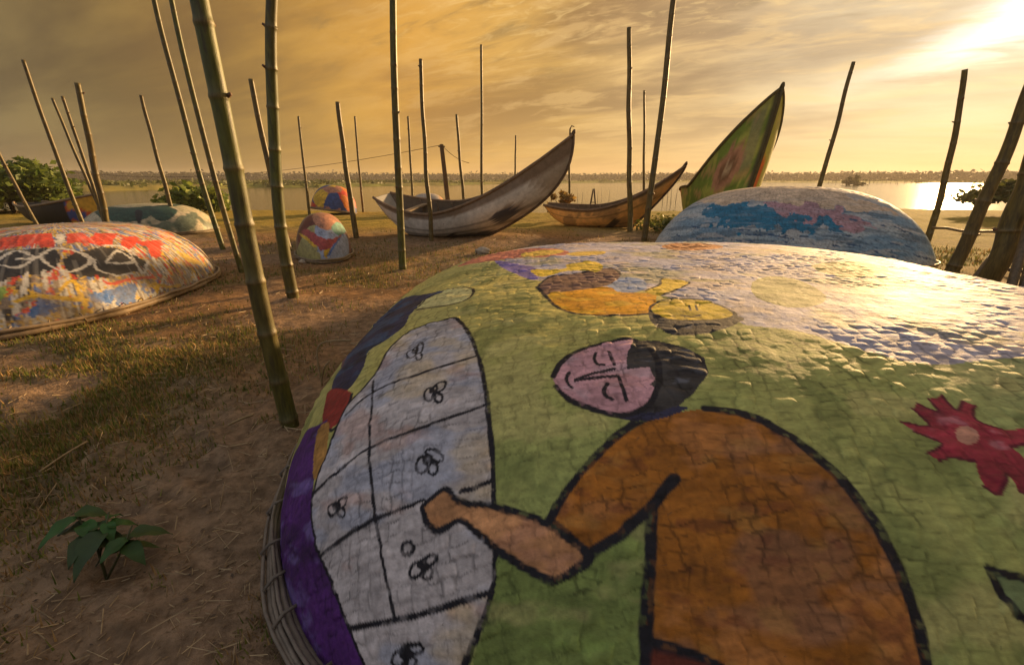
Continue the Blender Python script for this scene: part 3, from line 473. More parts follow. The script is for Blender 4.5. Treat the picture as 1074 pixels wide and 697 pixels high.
  ('l','ink',0.018,[(-0.66,-1.489),(-0.64,-1.493),(-0.611,-1.5),(-0.58,-1.509),(-0.551,-1.524),(-0.525,-1.545),(-0.5,-1.57),(-0.476,-1.596),(-0.456,-1.623),(-0.439,-1.648),(-0.424,-1.673),(-0.412,-1.698),(-0.402,-1.724),(-0.394,-1.752),(-0.388,-1.781),(-0.384,-1.808),(-0.381,-1.831),(-0.38,-1.85),(-0.379,-1.867),(-0.38,-1.883),(-0.381,-1.898),(-0.381,-1.912),(-0.383,-1.926),(-0.385,-1.939),(-0.388,-1.954),(-0.391,-1.975),(-0.394,-1.997),(-0.396,-2.016),(-0.396,-2.029)]),
  ('l','ink',0.014,[(-0.894,-1.898),(-0.883,-1.901),(-0.867,-1.905),(-0.849,-1.909),(-0.832,-1.914),(-0.817,-1.918),(-0.801,-1.922),(-0.785,-1.928),(-0.767,-1.934),(-0.748,-1.945),(-0.727,-1.958),(-0.708,-1.97),(-0.695,-1.978)]),
  ('f','skin',0,[(-1.402,-1.603),(-1.395,-1.597),(-1.383,-1.593),(-1.371,-1.59),(-1.361,-1.586),(-1.35,-1.583),(-1.339,-1.586),(-1.329,-1.595),(-1.319,-1.608),(-1.303,-1.621),(-1.279,-1.631),(-1.25,-1.641),(-1.222,-1.65),(-1.195,-1.66),(-1.168,-1.672),(-1.144,-1.682),(-1.127,-1.69),(-1.111,-1.698),(-1.092,-1.71),(-1.059,-1.732),(-1.024,-1.756),(-1.002,-1.775),(-1.002,-1.783),(-1.015,-1.788),(-1.03,-1.791),(-1.044,-1.795),(-1.061,-1.798),(-1.076,-1.799),(-1.088,-1.797),(-1.098,-1.792),(-1.114,-1.785),(-1.14,-1.77),(-1.171,-1.752),(-1.202,-1.732),(-1.231,-1.71),(-1.259,-1.687),(-1.281,-1.668),(-1.293,-1.66),(-1.297,-1.658),(-1.304,-1.658),(-1.319,-1.659),(-1.337,-1.661),(-1.353,-1.661),(-1.367,-1.654),(-1.379,-1.644),(-1.388,-1.634),(-1.396,-1.623),(-1.402,-1.612)]),
  ('l','ink',0.012,[(-1.402,-1.603),(-1.397,-1.601),(-1.389,-1.597),(-1.38,-1.593),(-1.371,-1.59),(-1.363,-1.586),(-1.356,-1.584),(-1.347,-1.583),(-1.339,-1.586),(-1.331,-1.592),(-1.324,-1.601),(-1.316,-1.612),(-1.303,-1.621),(-1.286,-1.629),(-1.265,-1.636),(-1.243,-1.643),(-1.222,-1.65),(-1.201,-1.658),(-1.181,-1.667),(-1.162,-1.675),(-1.144,-1.682),(-1.131,-1.689),(-1.119,-1.694),(-1.107,-1.7),(-1.092,-1.71),(-1.068,-1.725),(-1.041,-1.744),(-1.016,-1.761),(-1.002,-1.775),(-1,-1.781),(-1.008,-1.786),(-1.019,-1.789),(-1.03,-1.791),(-1.04,-1.794),(-1.052,-1.797),(-1.065,-1.799),(-1.076,-1.799),(-1.085,-1.798),(-1.093,-1.795),(-1.102,-1.791),(-1.114,-1.785),(-1.132,-1.774),(-1.155,-1.762),(-1.179,-1.747),(-1.202,-1.732),(-1.224,-1.715),(-1.245,-1.698),(-1.265,-1.682),(-1.281,-1.668),(-1.291,-1.661),(-1.295,-1.659),(-1.298,-1.659),(-1.304,-1.658),(-1.315,-1.659),(-1.328,-1.661),(-1.341,-1.662),(-1.353,-1.661),(-1.363,-1.657),(-1.373,-1.649),(-1.381,-1.642),(-1.388,-1.634),(-1.394,-1.626),(-1.397,-1.617),(-1.4,-1.609),(-1.402,-1.603)]),
  ('f','pink',0,[(-1.05,-1.309),(-1.042,-1.287),(-1.031,-1.262),(-1.014,-1.238),(-0.992,-1.216),(-0.965,-1.197),(-0.937,-1.18),(-0.908,-1.168),(-0.879,-1.16),(-0.849,-1.155),(-0.82,-1.15),(-0.791,-1.149),(-0.767,-1.16),(-0.75,-1.188),(-0.738,-1.226),(-0.733,-1.266),(-0.736,-1.307),(-0.744,-1.349),(-0.755,-1.385),(-0.769,-1.414),(-0.785,-1.44),(-0.8,-1.458),(-0.813,-1.469),(-0.826,-1.476),(-0.839,-1.48),(-0.855,-1.484),(-0.872,-1.486),(-0.891,-1.484),(-0.911,-1.477),(-0.933,-1.466),(-0.954,-1.453),(-0.977,-1.438),(-1.001,-1.419),(-1.02,-1.401),(-1.032,-1.384),(-1.04,-1.368),(-1.045,-1.352),(-1.049,-1.337),(-1.052,-1.324)]),
  ('f','hair',0,[(-0.78,-1.162),(-0.742,-1.162),(-0.705,-1.161),(-0.671,-1.187),(-0.638,-1.211),(-0.614,-1.246),(-0.592,-1.279),(-0.599,-1.319),(-0.605,-1.356),(-0.639,-1.395),(-0.671,-1.431),(-0.701,-1.455),(-0.728,-1.477),(-0.761,-1.487),(-0.793,-1.497),(-0.81,-1.492),(-0.828,-1.487),(-0.812,-1.473),(-0.796,-1.459),(-0.78,-1.433),(-0.762,-1.405),(-0.785,-1.394),(-0.762,-1.37),(-0.763,-1.314),(-0.797,-1.314),(-0.83,-1.312),(-0.821,-1.255),(-0.801,-1.211)]),
  ('f','navy',0,[(-0.892,-1.489),(-0.882,-1.485),(-0.861,-1.483),(-0.84,-1.483),(-0.824,-1.484),(-0.808,-1.487),(-0.79,-1.488),(-0.769,-1.485),(-0.746,-1.478),(-0.728,-1.475),(-0.714,-1.476),(-0.706,-1.48),(-0.705,-1.484),(-0.717,-1.491),(-0.738,-1.499),(-0.761,-1.505),(-0.789,-1.509),(-0.819,-1.511),(-0.846,-1.51),(-0.867,-1.505),(-0.885,-1.496)]),
  ('l','ink',0.013,[(-1.05,-1.309),(-1.044,-1.296),(-1.037,-1.278),(-1.027,-1.256),(-1.014,-1.238),(-0.998,-1.221),(-0.979,-1.206),(-0.958,-1.192),(-0.937,-1.18),(-0.915,-1.17),(-0.893,-1.163),(-0.871,-1.158),(-0.849,-1.155),(-0.827,-1.151),(-0.805,-1.148),(-0.784,-1.15),(-0.767,-1.16),(-0.754,-1.18),(-0.743,-1.207),(-0.736,-1.236),(-0.733,-1.266),(-0.735,-1.297),(-0.74,-1.328),(-0.747,-1.358),(-0.755,-1.385),(-0.765,-1.407),(-0.777,-1.427),(-0.789,-1.445),(-0.8,-1.458),(-0.81,-1.468),(-0.819,-1.473),(-0.829,-1.477),(-0.839,-1.48),(-0.851,-1.484),(-0.864,-1.485),(-0.877,-1.486),(-0.891,-1.484),(-0.906,-1.479),(-0.922,-1.472),(-0.938,-1.463),(-0.954,-1.453),(-0.971,-1.441),(-0.989,-1.429),(-1.006,-1.415),(-1.02,-1.401),(-1.029,-1.387),(-1.036,-1.373),(-1.041,-1.361),(-1.045,-1.352)]),
  ('l','ink',0.009,[(-0.987,-1.333),(-0.978,-1.331),(-0.966,-1.327),(-0.951,-1.323),(-0.936,-1.319),(-0.919,-1.316),(-0.899,-1.312),(-0.88,-1.309),(-0.867,-1.307)]),
  ('l','ink',0.009,[(-0.988,-1.339),(-0.977,-1.338),(-0.962,-1.337),(-0.945,-1.336),(-0.929,-1.336),(-0.913,-1.336),(-0.897,-1.337),(-0.882,-1.338),(-0.871,-1.339)]),
  ('l','ink',0.009,[(-0.87,-1.211),(-0.869,-1.217),(-0.868,-1.225),(-0.867,-1.235),(-0.866,-1.244),(-0.865,-1.257),(-0.864,-1.27),(-0.863,-1.282),(-0.863,-1.29)]),
  ('l','ink',0.009,[(-0.863,-1.336),(-0.863,-1.344),(-0.861,-1.357),(-0.86,-1.371),(-0.859,-1.384),(-0.858,-1.398),(-0.858,-1.413),(-0.858,-1.427),(-0.858,-1.436)]),
  ('l','ink',0.009,[(-0.909,-1.214),(-0.911,-1.219),(-0.914,-1.226),(-0.917,-1.235),(-0.919,-1.243),(-0.919,-1.25),(-0.918,-1.26),(-0.916,-1.268),(-0.914,-1.274),(-0.91,-1.279),(-0.905,-1.282),(-0.901,-1.284),(-0.897,-1.286)]),
  ('l','ink',0.009,[(-0.898,-1.365),(-0.901,-1.369),(-0.905,-1.376),(-0.909,-1.383),(-0.911,-1.389),(-0.912,-1.396),(-0.912,-1.403),(-0.911,-1.409),(-0.909,-1.415),(-0.907,-1.419),(-0.903,-1.423),(-0.899,-1.426),(-0.896,-1.428)]),
  ('l','ink',0.009,[(-1.003,-1.301),(-1.005,-1.306),(-1.008,-1.312),(-1.011,-1.319),(-1.013,-1.325),(-1.013,-1.33),(-1.012,-1.336),(-1.011,-1.341),(-1.01,-1.345),(-1.008,-1.351),(-1.005,-1.356),(-1.002,-1.36),(-1,-1.364)]),
  ('f','crimson',0,[(-0.188,-1.547),(-0.168,-1.551),(-0.147,-1.553),(-0.126,-1.556),(-0.128,-1.532),(-0.131,-1.506),(-0.104,-1.487),(-0.089,-1.503),(-0.074,-1.518),(-0.069,-1.496),(-0.064,-1.473),(-0.021,-1.46),(-0.023,-1.486),(-0.025,-1.512),(0.018,-1.48),(0.038,-1.493),(0.02,-1.518),(0.002,-1.542),(0.022,-1.555),(0.041,-1.569),(0.064,-1.567),(0.088,-1.565),(0.112,-1.563),(0.109,-1.581),(0.106,-1.599),(0.079,-1.604),(0.051,-1.61),(0.024,-1.615),(0.028,-1.632),(0.032,-1.648),(0.037,-1.664),(0.019,-1.685),(0.003,-1.704),(-0.012,-1.723),(-0.025,-1.719),(-0.038,-1.714),(-0.038,-1.696),(-0.037,-1.677),(-0.064,-1.699),(-0.089,-1.72),(-0.1,-1.712),(-0.111,-1.705),(-0.102,-1.679),(-0.091,-1.651),(-0.112,-1.647),(-0.133,-1.643),(-0.152,-1.646),(-0.171,-1.649),(-0.179,-1.641),(-0.188,-1.632),(-0.162,-1.62),(-0.136,-1.608),(-0.149,-1.597),(-0.162,-1.586),(-0.175,-1.575),(-0.182,-1.561)]),
  ('l','wine',0.008,[(-0.188,-1.547),(-0.176,-1.55),(-0.157,-1.555),(-0.138,-1.558),(-0.126,-1.556),(-0.122,-1.547),(-0.125,-1.532),(-0.128,-1.517),(-0.131,-1.506)]),
  ('l','wine',0.008,[(-0.104,-1.487),(-0.098,-1.495),(-0.089,-1.506),(-0.08,-1.515),(-0.074,-1.518),(-0.07,-1.512),(-0.067,-1.498),(-0.065,-1.484),(-0.064,-1.473)]),
  ('l','wine',0.008,[(-0.021,-1.46),(-0.022,-1.471),(-0.025,-1.488),(-0.027,-1.504),(-0.025,-1.512),(-0.016,-1.509),(-0.003,-1.499),(0.01,-1.488),(0.018,-1.48)]),
  ('l','wine',0.008,[(0.038,-1.493),(0.03,-1.502),(0.017,-1.516),(0.006,-1.53),(0.002,-1.542),(0.008,-1.55),(0.02,-1.558),(0.032,-1.565),(0.041,-1.569)]),
  ('l','wine',0.008,[(0.112,-1.563),(0.112,-1.57),(0.114,-1.581),(0.113,-1.591),(0.106,-1.599),(0.089,-1.605),(0.065,-1.609),(0.041,-1.612),(0.024,-1.615)]),
  ('l','wine',0.008,[(0.037,-1.664),(0.027,-1.677),(0.013,-1.695),(-0.001,-1.712),(-0.012,-1.723),(-0.02,-1.725),(-0.028,-1.722),(-0.034,-1.717),(-0.038,-1.714)]),
  ('l','wine',0.008,[(-0.037,-1.677),(-0.048,-1.686),(-0.062,-1.7),(-0.078,-1.712),(-0.089,-1.72),(-0.097,-1.72),(-0.103,-1.715),(-0.108,-1.709),(-0.111,-1.705)]),
  ('l','wine',0.008,[(-0.091,-1.651),(-0.099,-1.65),(-0.11,-1.647),(-0.122,-1.644),(-0.133,-1.643),(-0.144,-1.643),(-0.155,-1.646),(-0.165,-1.648),(-0.171,-1.649)]),
  ('l','wine',0.008,[(-0.188,-1.632),(-0.176,-1.628),(-0.16,-1.622),(-0.144,-1.615),(-0.136,-1.608),(-0.14,-1.599),(-0.152,-1.59),(-0.166,-1.581),(-0.175,-1.575)]),
  ('f','peach',0,[(-0.036,-1.595),(-0.049,-1.604),(-0.064,-1.608),(-0.078,-1.608),(-0.086,-1.602),(-0.088,-1.592),(-0.083,-1.581),(-0.072,-1.57),(-0.056,-1.562),(-0.042,-1.56),(-0.03,-1.564),(-0.025,-1.572),(-0.027,-1.584)]),
  ('f','mint',0,[(-0.2,-1.846),(-0.177,-1.85),(-0.154,-1.853),(-0.131,-1.856),(-0.116,-1.861),(-0.101,-1.867),(-0.086,-1.872),(-0.072,-1.877),(-0.09,-1.889),(-0.108,-1.9),(-0.125,-1.911),(-0.141,-1.922),(-0.158,-1.915),(-0.175,-1.908),(-0.192,-1.9),(-0.194,-1.887),(-0.196,-1.874),(-0.198,-1.86)]),
  ('l','ink',0.012,[(-0.065,-1.869),(-0.078,-1.866),(-0.09,-1.864),(-0.103,-1.862),(-0.116,-1.86),(-0.129,-1.858),(-0.141,-1.855),(-0.154,-1.852),(-0.166,-1.85),(-0.179,-1.847),(-0.192,-1.845),(-0.204,-1.842),(-0.203,-1.85),(-0.202,-1.858),(-0.201,-1.866),(-0.2,-1.874),(-0.197,-1.881),(-0.194,-1.887),(-0.191,-1.894),(-0.188,-1.9),(-0.179,-1.904),(-0.17,-1.907),(-0.161,-1.911),(-0.152,-1.915),(-0.143,-1.918),(-0.135,-1.922),(-0.125,-1.925)]),
 ],
 'B': [
  ('f','black',0,[(-0.901,-0.755),(-0.838,-0.746),(-0.756,-0.75),(-0.669,-0.764),(-0.567,-0.783),(-0.455,-0.811),(-0.36,-0.849),(-0.292,-0.91),(-0.237,-0.976),(-0.221,-1.021),(-0.279,-1.042),(-0.384,-1.048),(-0.491,-1.044),(-0.588,-1.031),(-0.684,-1.008),(-0.77,-0.98),(-0.853,-0.947),(-0.927,-0.909),(-0.969,-0.87),(-0.973,-0.83),(-0.946,-0.786)]),
  ('f','black',0,[(-1.086,-0.398),(-1.026,-0.401),(-0.989,-0.445),(-0.953,-0.494),(-0.9,-0.541),(-0.846,-0.592),(-0.817,-0.64),(-0.835,-0.686),(-0.88,-0.726),(-0.93,-0.752),(-0.981,-0.763),(-1.04,-0.763),(-1.098,-0.75),(-1.153,-0.716),(-1.203,-0.668),(-1.246,-0.625),(-1.293,-0.604),(-1.333,-0.589),(-1.342,-0.569),(-1.292,-0.524),(-1.191,-0.455)]),
  ('f','signalred',0,[(-0.776,-0.146),(-0.718,-0.2),(-0.652,-0.248),(-0.611,-0.301),(-0.564,-0.351),(-0.509,-0.395),(-0.669,-0.526),(-0.778,-0.614),(-0.823,-0.589),(-0.866,-0.564),(-0.827,-0.491),(-0.886,-0.457),(-0.941,-0.419),(-0.993,-0.393),(-1.041,-0.364)]),
  ('f','signalred',0,[(-0.447,-0.485),(-0.381,-0.506),(-0.311,-0.526),(-0.388,-0.654),(-0.229,-0.596),(-0.131,-0.633),(-0.021,-0.666),(-0.208,-0.752),(-0.355,-0.812),(-0.462,-0.795),(-0.493,-0.722),(-0.564,-0.675),(-0.666,-0.639)]),
  ('f','signalred',0,[(-0.068,-0.748),(0.027,-0.754),(0.127,-0.759),(0.018,-0.836),(0.185,-0.85),(0.38,-0.855),(0.203,-0.949),(0.069,-1.015),(-0.081,-1.008),(0.035,-0.913),(-0.037,-0.855),(-0.25,-0.902),(-0.261,-0.838)]),
  ('l','signalred',0.03,[(-0.822,-0.948),(-0.82,-0.963),(-0.814,-0.983),(-0.801,-1.003),(-0.779,-1.02),(-0.742,-1.033),(-0.693,-1.042),(-0.636,-1.051),(-0.577,-1.062),(-0.505,-1.075),(-0.421,-1.089),(-0.34,-1.101),(-0.28,-1.108)]),
  ('l','white',0.025,[(-1.099,-0.533),(-1.086,-0.55),(-1.066,-0.574),(-1.041,-0.599),(-1.009,-0.618),(-0.965,-0.624),(-0.911,-0.624),(-0.854,-0.624),(-0.806,-0.633),(-0.772,-0.658),(-0.745,-0.694),(-0.723,-0.731),(-0.705,-0.764),(-0.694,-0.793),(-0.691,-0.821),(-0.691,-0.845),(-0.689,-0.861)]),
  ('l','white',0.025,[(-0.985,-0.643),(-0.996,-0.664),(-1.011,-0.691),(-1.023,-0.721),(-1.024,-0.747),(-1.017,-0.773),(-1.004,-0.8),(-0.983,-0.824),(-0.953,-0.844),(-0.907,-0.858),(-0.845,-0.868),(-0.784,-0.872),(-0.737,-0.866),(-0.716,-0.848),(-0.71,-0.819),(-0.708,-0.787),(-0.705,-0.764)]),
  ('l','white',0.025,[(-0.636,-0.925),(-0.588,-0.916),(-0.514,-0.9),(-0.433,-0.883),(-0.375,-0.88),(-0.348,-0.903),(-0.337,-0.941),(-0.339,-0.976),(-0.362,-0.994),(-0.421,-0.988),(-0.506,-0.968),(-0.585,-0.942),(-0.636,-0.925)]),
  ('l','white',0.025,[(-1.152,-0.446),(-1.123,-0.447),(-1.078,-0.447),(-1.032,-0.451),(-1,-0.464),(-0.992,-0.496),(-0.994,-0.538),(-1.004,-0.578),(-1.021,-0.605),(-1.052,-0.616),(-1.095,-0.618),(-1.137,-0.611),(-1.169,-0.599),(-1.188,-0.576),(-1.199,-0.543),(-1.205,-0.509),(-1.208,-0.485)]),
  ('l','white',0.025,[(-0.689,-0.861),(-0.706,-0.875),(-0.73,-0.894),(-0.75,-0.915),(-0.756,-0.936),(-0.742,-0.956),(-0.715,-0.979),(-0.68,-1.001),(-0.645,-1.017),(-0.605,-1.028),(-0.561,-1.036),(-0.519,-1.04),(-0.491,-1.044)]),
  ('l','white',0.025,[(-0.417,-0.791),(-0.38,-0.803),(-0.323,-0.819),(-0.27,-0.843),(-0.25,-0.879),(-0.279,-0.935),(-0.33,-0.997),(-0.367,-1.044),(-0.372,-1.07),(-0.342,-1.073),(-0.289,-1.061),(-0.23,-1.041),(-0.188,-1.027)]),
  ('l','white',0.025,[(-0.064,-1.011),(-0.071,-1.035),(-0.077,-1.067),(-0.089,-1.097),(-0.122,-1.121),(-0.194,-1.139),(-0.289,-1.151),(-0.375,-1.156),(-0.43,-1.158)]),
  ('l','white',0.025,[(-0.682,-0.064),(-0.648,-0.076),(-0.594,-0.089),(-0.531,-0.108),(-0.475,-0.137),(-0.432,-0.184),(-0.393,-0.241),(-0.348,-0.301),(-0.29,-0.354),(-0.209,-0.396),(-0.11,-0.433),(-0.005,-0.469),(0.088,-0.512),(0.169,-0.569),(0.251,-0.628),(0.336,-0.675),(0.407,-0.701)]),
  ('l','white',0.025,[(-0.989,-0.805),(-1.144,-0.896)]),
  ('l','white',0.025,[(-1.088,-0.726),(-1.211,-0.806)]),
  ('l','white',0.025,[(-0.77,-1.05),(-0.826,-1.094)]),
  ('l','white',0.025,[(-0.803,-0.976),(-0.94,-1.056)]),
  ('l','white',0.025,[(-1.183,-0.665),(-1.349,-0.715)]),
  ('l','white',0.025,[(-1.158,-0.916),(-1.216,-0.954)]),
  ('f','blue',0,[(-0.992,-0.984),(-0.95,-0.995),(-0.888,-1.014),(-0.815,-1.034),(-0.725,-1.054),(-0.62,-1.072),(-0.553,-1.088),(-0.56,-1.107),(-0.605,-1.12),(-0.659,-1.122),(-0.719,-1.113),(-0.786,-1.094),(-0.849,-1.075),(-0.905,-1.054),(-0.956,-1.032),(-0.99,-1.014),(-1.006,-0.999),(-1.008,-0.987)]),
  ('f','blue',0,[(-1.395,-0.765),(-1.363,-0.782),(-1.318,-0.809),(-1.279,-0.833),(-1.257,-0.854),(-1.245,-0.873),(-1.245,-0.884),(-1.262,-0.883),(-1.29,-0.874),(-1.32,-0.86),(-1.352,-0.84),(-1.386,-0.817),(-1.406,-0.796),(-1.414,-0.78),(-1.411,-0.768)]),
  ('l','yellow2',0.035,[(-1.406,-0.705),(-1.389,-0.716),(-1.366,-0.73),(-1.338,-0.747),(-1.313,-0.766),(-1.29,-0.786),(-1.269,-0.808),(-1.246,-0.832),(-1.217,-0.859),(-1.178,-0.892),(-1.128,-0.929),(-1.077,-0.962),(-1.04,-0.984)]),
  ('l','yellow2',0.035,[(-1.142,-0.862),(-1.115,-0.866),(-1.072,-0.87),(-1.03,-0.876),(-1.01,-0.89),(-1.019,-0.915),(-1.042,-0.944),(-1.066,-0.968),(-1.085,-0.983),(-1.101,-0.988),(-1.12,-0.987),(-1.136,-0.984),(-1.147,-0.981)]),
  ('l','yellow2',0.035,[(-0.338,-1.13),(-0.305,-1.138),(-0.253,-1.147),(-0.194,-1.157),(-0.138,-1.163),(-0.085,-1.165),(-0.034,-1.168),(0.012,-1.168),(0.045,-1.169)]),
  ('f','yellow2',0,[(-0.305,-1.136),(-0.281,-1.141),(-0.264,-1.15),(-0.264,-1.155),(-0.301,-1.154),(-0.358,-1.152),(-0.388,-1.147),(-0.375,-1.143),(-0.337,-1.138)]),
  ('f','yellow2',0,[(0.377,-0.986),(0.43,-0.992),(0.52,-1.011),(0.605,-1.027),(0.666,-1.044),(0.719,-1.058),(0.727,-1.068),(0.649,-1.08),(0.535,-1.083),(0.449,-1.074),(0.396,-1.049),(0.368,-1.012)]),
  ('f','white',0,[(-0.53,-0.448),(-0.467,-0.483),(-0.659,-0.612),(-0.745,-0.61)]),
  ('f','lime',0,[(-1.412,-0.572),(-1.388,-0.583),(-1.366,-0.605),(-1.356,-0.623),(-1.365,-0.634),(-1.386,-0.64),(-1.409,-0.641),(-1.437,-0.632),(-1.466,-0.618),(-1.48,-0.605),(-1.468,-0.591),(-1.44,-0.577)]),
 ],
 'C': [
  ('f','cream',0,[(-1.453,0.081),(-1.378,0.08),(-1.217,0.081),(-1.02,0.081),(-0.797,0.081),(-0.541,0.083),(-0.276,0.088),(-0.017,-0.078),(0.238,-0.248),(0.458,-0.343),(0.604,-0.45),(0.715,-0.542),(0.844,-0.595),(1.051,-0.594),(1.286,-0.53),(1.397,-0.505),(1.273,-0.65),(1.046,-0.778),(0.822,-0.846),(0.622,-0.863),(0.411,-0.851),(0.199,-0.827),(-0.012,-0.805),(-0.228,-0.78),(-0.447,-0.759),(-0.684,-0.744),(-0.925,-0.718),(-1.128,-0.652),(-1.289,-0.515),(-1.411,-0.239)]),
  ('f','orchid',0,[(-0.445,-0.806),(-0.325,-0.787),(-0.114,-0.788),(0.094,-0.802),(0.269,-0.828),(0.442,-0.86),(0.614,-0.89),(0.818,-0.916),(1.023,-0.929),(1.138,-0.936),(1.1,-0.962),(0.969,-0.995),(0.828,-1.021),(0.705,-1.033),(0.57,-1.04),(0.418,-1.039),(0.228,-1.033),(0.018,-1.019),(-0.162,-0.991),(-0.31,-0.938),(-0.424,-0.867)]),
  ('f','teal',0,[(-1.45,-0.607),(-1.357,-0.607),(-1.191,-0.647),(-1.01,-0.696),(-0.822,-0.763),(-0.62,-0.829),(-0.441,-0.88),(-0.303,-0.928),(-0.183,-0.974),(-0.054,-1.004),(0.105,-1.017),(0.272,-1.018),(0.415,-1.021),(0.552,-1.03),(0.666,-1.044),(0.679,-1.06),(0.528,-1.089),(0.275,-1.108),(0.016,-1.113),(-0.222,-1.103),(-0.467,-1.077),(-0.692,-1.039),(-0.892,-0.996),(-1.07,-0.942),(-1.217,-0.874),(-1.342,-0.786),(-1.434,-0.68)]),
  ('l','deepblue',0.03,[(-1.578,-0.744),(-1.464,-0.834),(-1.306,-0.929),(-1.13,-1.006),(-0.961,-1.059),(-0.8,-1.092),(-0.636,-1.114),(-0.468,-1.128),(-0.295,-1.135),(-0.099,-1.14),(0.113,-1.139),(0.303,-1.134),(0.434,-1.128)]),
  ('l','deepblue',0.03,[(-1.752,-0.734),(-1.598,-0.855),(-1.388,-0.968),(-1.16,-1.053),(-0.948,-1.109),(-0.756,-1.141),(-0.566,-1.16),(-0.374,-1.169),(-0.178,-1.176),(0.046,-1.178),(0.287,-1.179),(0.502,-1.171),(0.65,-1.161)]),
  ('l','deepblue',0.03,[(0.428,-1.102),(0.562,-1.099),(0.755,-1.086),(0.963,-1.06),(1.148,-1.023),(1.308,-0.982),(1.465,-0.927),(1.605,-0.862),(1.709,-0.8)]),
  ('l','deepblue',0.03,[(0.748,-1.137),(0.861,-1.123),(1.025,-1.096),(1.207,-1.053),(1.37,-1.005),(1.518,-0.951),(1.67,-0.88),(1.811,-0.793),(1.924,-0.695)]),
  ('l','deepblue',0.03,[(0.616,-0.953),(0.733,-0.946),(0.903,-0.926),(1.087,-0.893),(1.244,-0.856),(1.368,-0.826),(1.481,-0.797),(1.576,-0.767),(1.646,-0.737)]),
  ('l','deepblue',0.03,[(-1.26,-0.948),(-1.158,-0.98),(-1.015,-1.016),(-0.851,-1.049),(-0.685,-1.077),(-0.498,-1.106),(-0.289,-1.131),(-0.101,-1.148),(0.027,-1.158)]),
  ('l','deepblue',0.03,[(0.837,-1.076),(0.894,-1.087),(0.975,-1.1),(1.071,-1.103),(1.168,-1.097),(1.277,-1.07),(1.401,-1.026),(1.516,-0.975),(1.6,-0.932)]),
 ],
 'D': [
  ('f','salmon',0,[(-0.153,0.104),(0.015,0.028),(0.165,-0.085),(0.075,-0.183),(0.027,-0.265),(-0.002,-0.334),(-0.016,-0.361),(-0.341,-0.306),(-0.604,-0.215),(-0.729,-0.131),(-0.777,-0.052),(-0.752,0.027),(-0.664,0.084),(-0.533,0.116),(-0.346,0.126)]),
  ('f','mint2',0,[(-0.665,-0.145),(-0.541,-0.196),(-0.272,-0.286),(-0.014,-0.364),(-0.033,-0.393),(-0.049,-0.404),(-0.061,-0.406),(-0.125,-0.395),(-0.346,-0.367),(-0.481,-0.337),(-0.589,-0.302),(-0.669,-0.263),(-0.711,-0.228),(-0.733,-0.188),(-0.72,-0.151)]),
  ('f','crimson2',0,[(-0.546,0.251),(-0.716,0.168),(-0.854,0.062),(-0.894,-0.039),(-0.848,-0.135),(-0.726,-0.231),(-0.573,-0.302),(-0.468,-0.337),(-0.478,-0.337),(-0.628,-0.291),(-0.839,-0.188),(-0.971,-0.056),(-0.964,0.06),(-0.867,0.158),(-0.697,0.25),(-0.513,0.311),(-0.418,0.325),(-0.44,0.302)]),
  ('f','yellow2',0,[(-0.342,0.36),(-0.607,0.285),(-0.81,0.19),(-0.898,0.128),(-0.915,0.122),(-0.898,0.146),(-0.858,0.181),(-0.779,0.227),(-0.646,0.286),(-0.496,0.333),(-0.359,0.363),(-0.251,0.379)]),
  ('f','yellow2',0,[(-0.971,0.018),(-0.968,-0.016),(-0.953,-0.064),(-0.935,-0.099),(-0.935,-0.108),(-0.947,-0.102),(-0.962,-0.086),(-0.983,-0.055),(-0.996,-0.014),(-0.996,0.015),(-0.989,0.028),(-0.977,0.029)]),
  ('f','blue',0,[(-0.925,-0.11),(-0.835,-0.184),(-0.668,-0.272),(-0.465,-0.34),(-0.338,-0.369),(-0.368,-0.364),(-0.531,-0.325),(-0.738,-0.25),(-0.901,-0.153),(-0.982,-0.064),(-0.998,0.022),(-0.951,0.106),(-0.902,0.151),(-0.924,0.131),(-0.973,0.073),(-0.996,0.017),(-0.991,-0.023),(-0.968,-0.062)]),
 ],
 'E': [
  ('f','yellow2',0,[(-0.753,-0.166),(-0.661,-0.242),(-0.522,-0.301),(-0.401,-0.342),(-0.309,-0.456),(-0.232,-0.579),(-0.191,-0.663),(-0.193,-0.724),(-0.228,-0.755),(-0.288,-0.749),(-0.384,-0.71),(-0.503,-0.643),(-0.604,-0.554),(-0.681,-0.453),(-0.742,-0.308)]),
  ('f','navyblue',0,[(-0.187,-0.643),(-0.101,-0.603),(0.009,-0.583),(0.127,-0.604),(0.29,-0.659),(0.458,-0.654),(0.496,-0.646),(0.284,-0.752),(-0.057,-0.799),(-0.3,-0.748),(-0.336,-0.725),(-0.271,-0.695)]),
  ('f','signalred',0,[(0.13,-0.572),(0.181,-0.48),(0.314,-0.401),(0.437,-0.378),(0.527,-0.44),(0.605,-0.492),(0.646,-0.501),(0.644,-0.522),(0.605,-0.56),(0.535,-0.622),(0.397,-0.693),(0.226,-0.681)]),
  ('f','orange',0,[(0.253,-0.598),(0.345,-0.544),(0.507,-0.471),(0.633,-0.395),(0.683,-0.396),(0.695,-0.434),(0.681,-0.472),(0.639,-0.528),(0.57,-0.593),(0.496,-0.646),(0.398,-0.691),(0.292,-0.668)]),
  ('f','salmon',0,[(-0.45,-0.285),(-0.34,-0.328),(-0.153,-0.378),(0.008,-0.389),(0.134,-0.416),(0.238,-0.45),(0.264,-0.495),(0.16,-0.574),(-0.022,-0.629),(-0.184,-0.618),(-0.31,-0.547),(-0.418,-0.409)]),
 ],
 'F': [
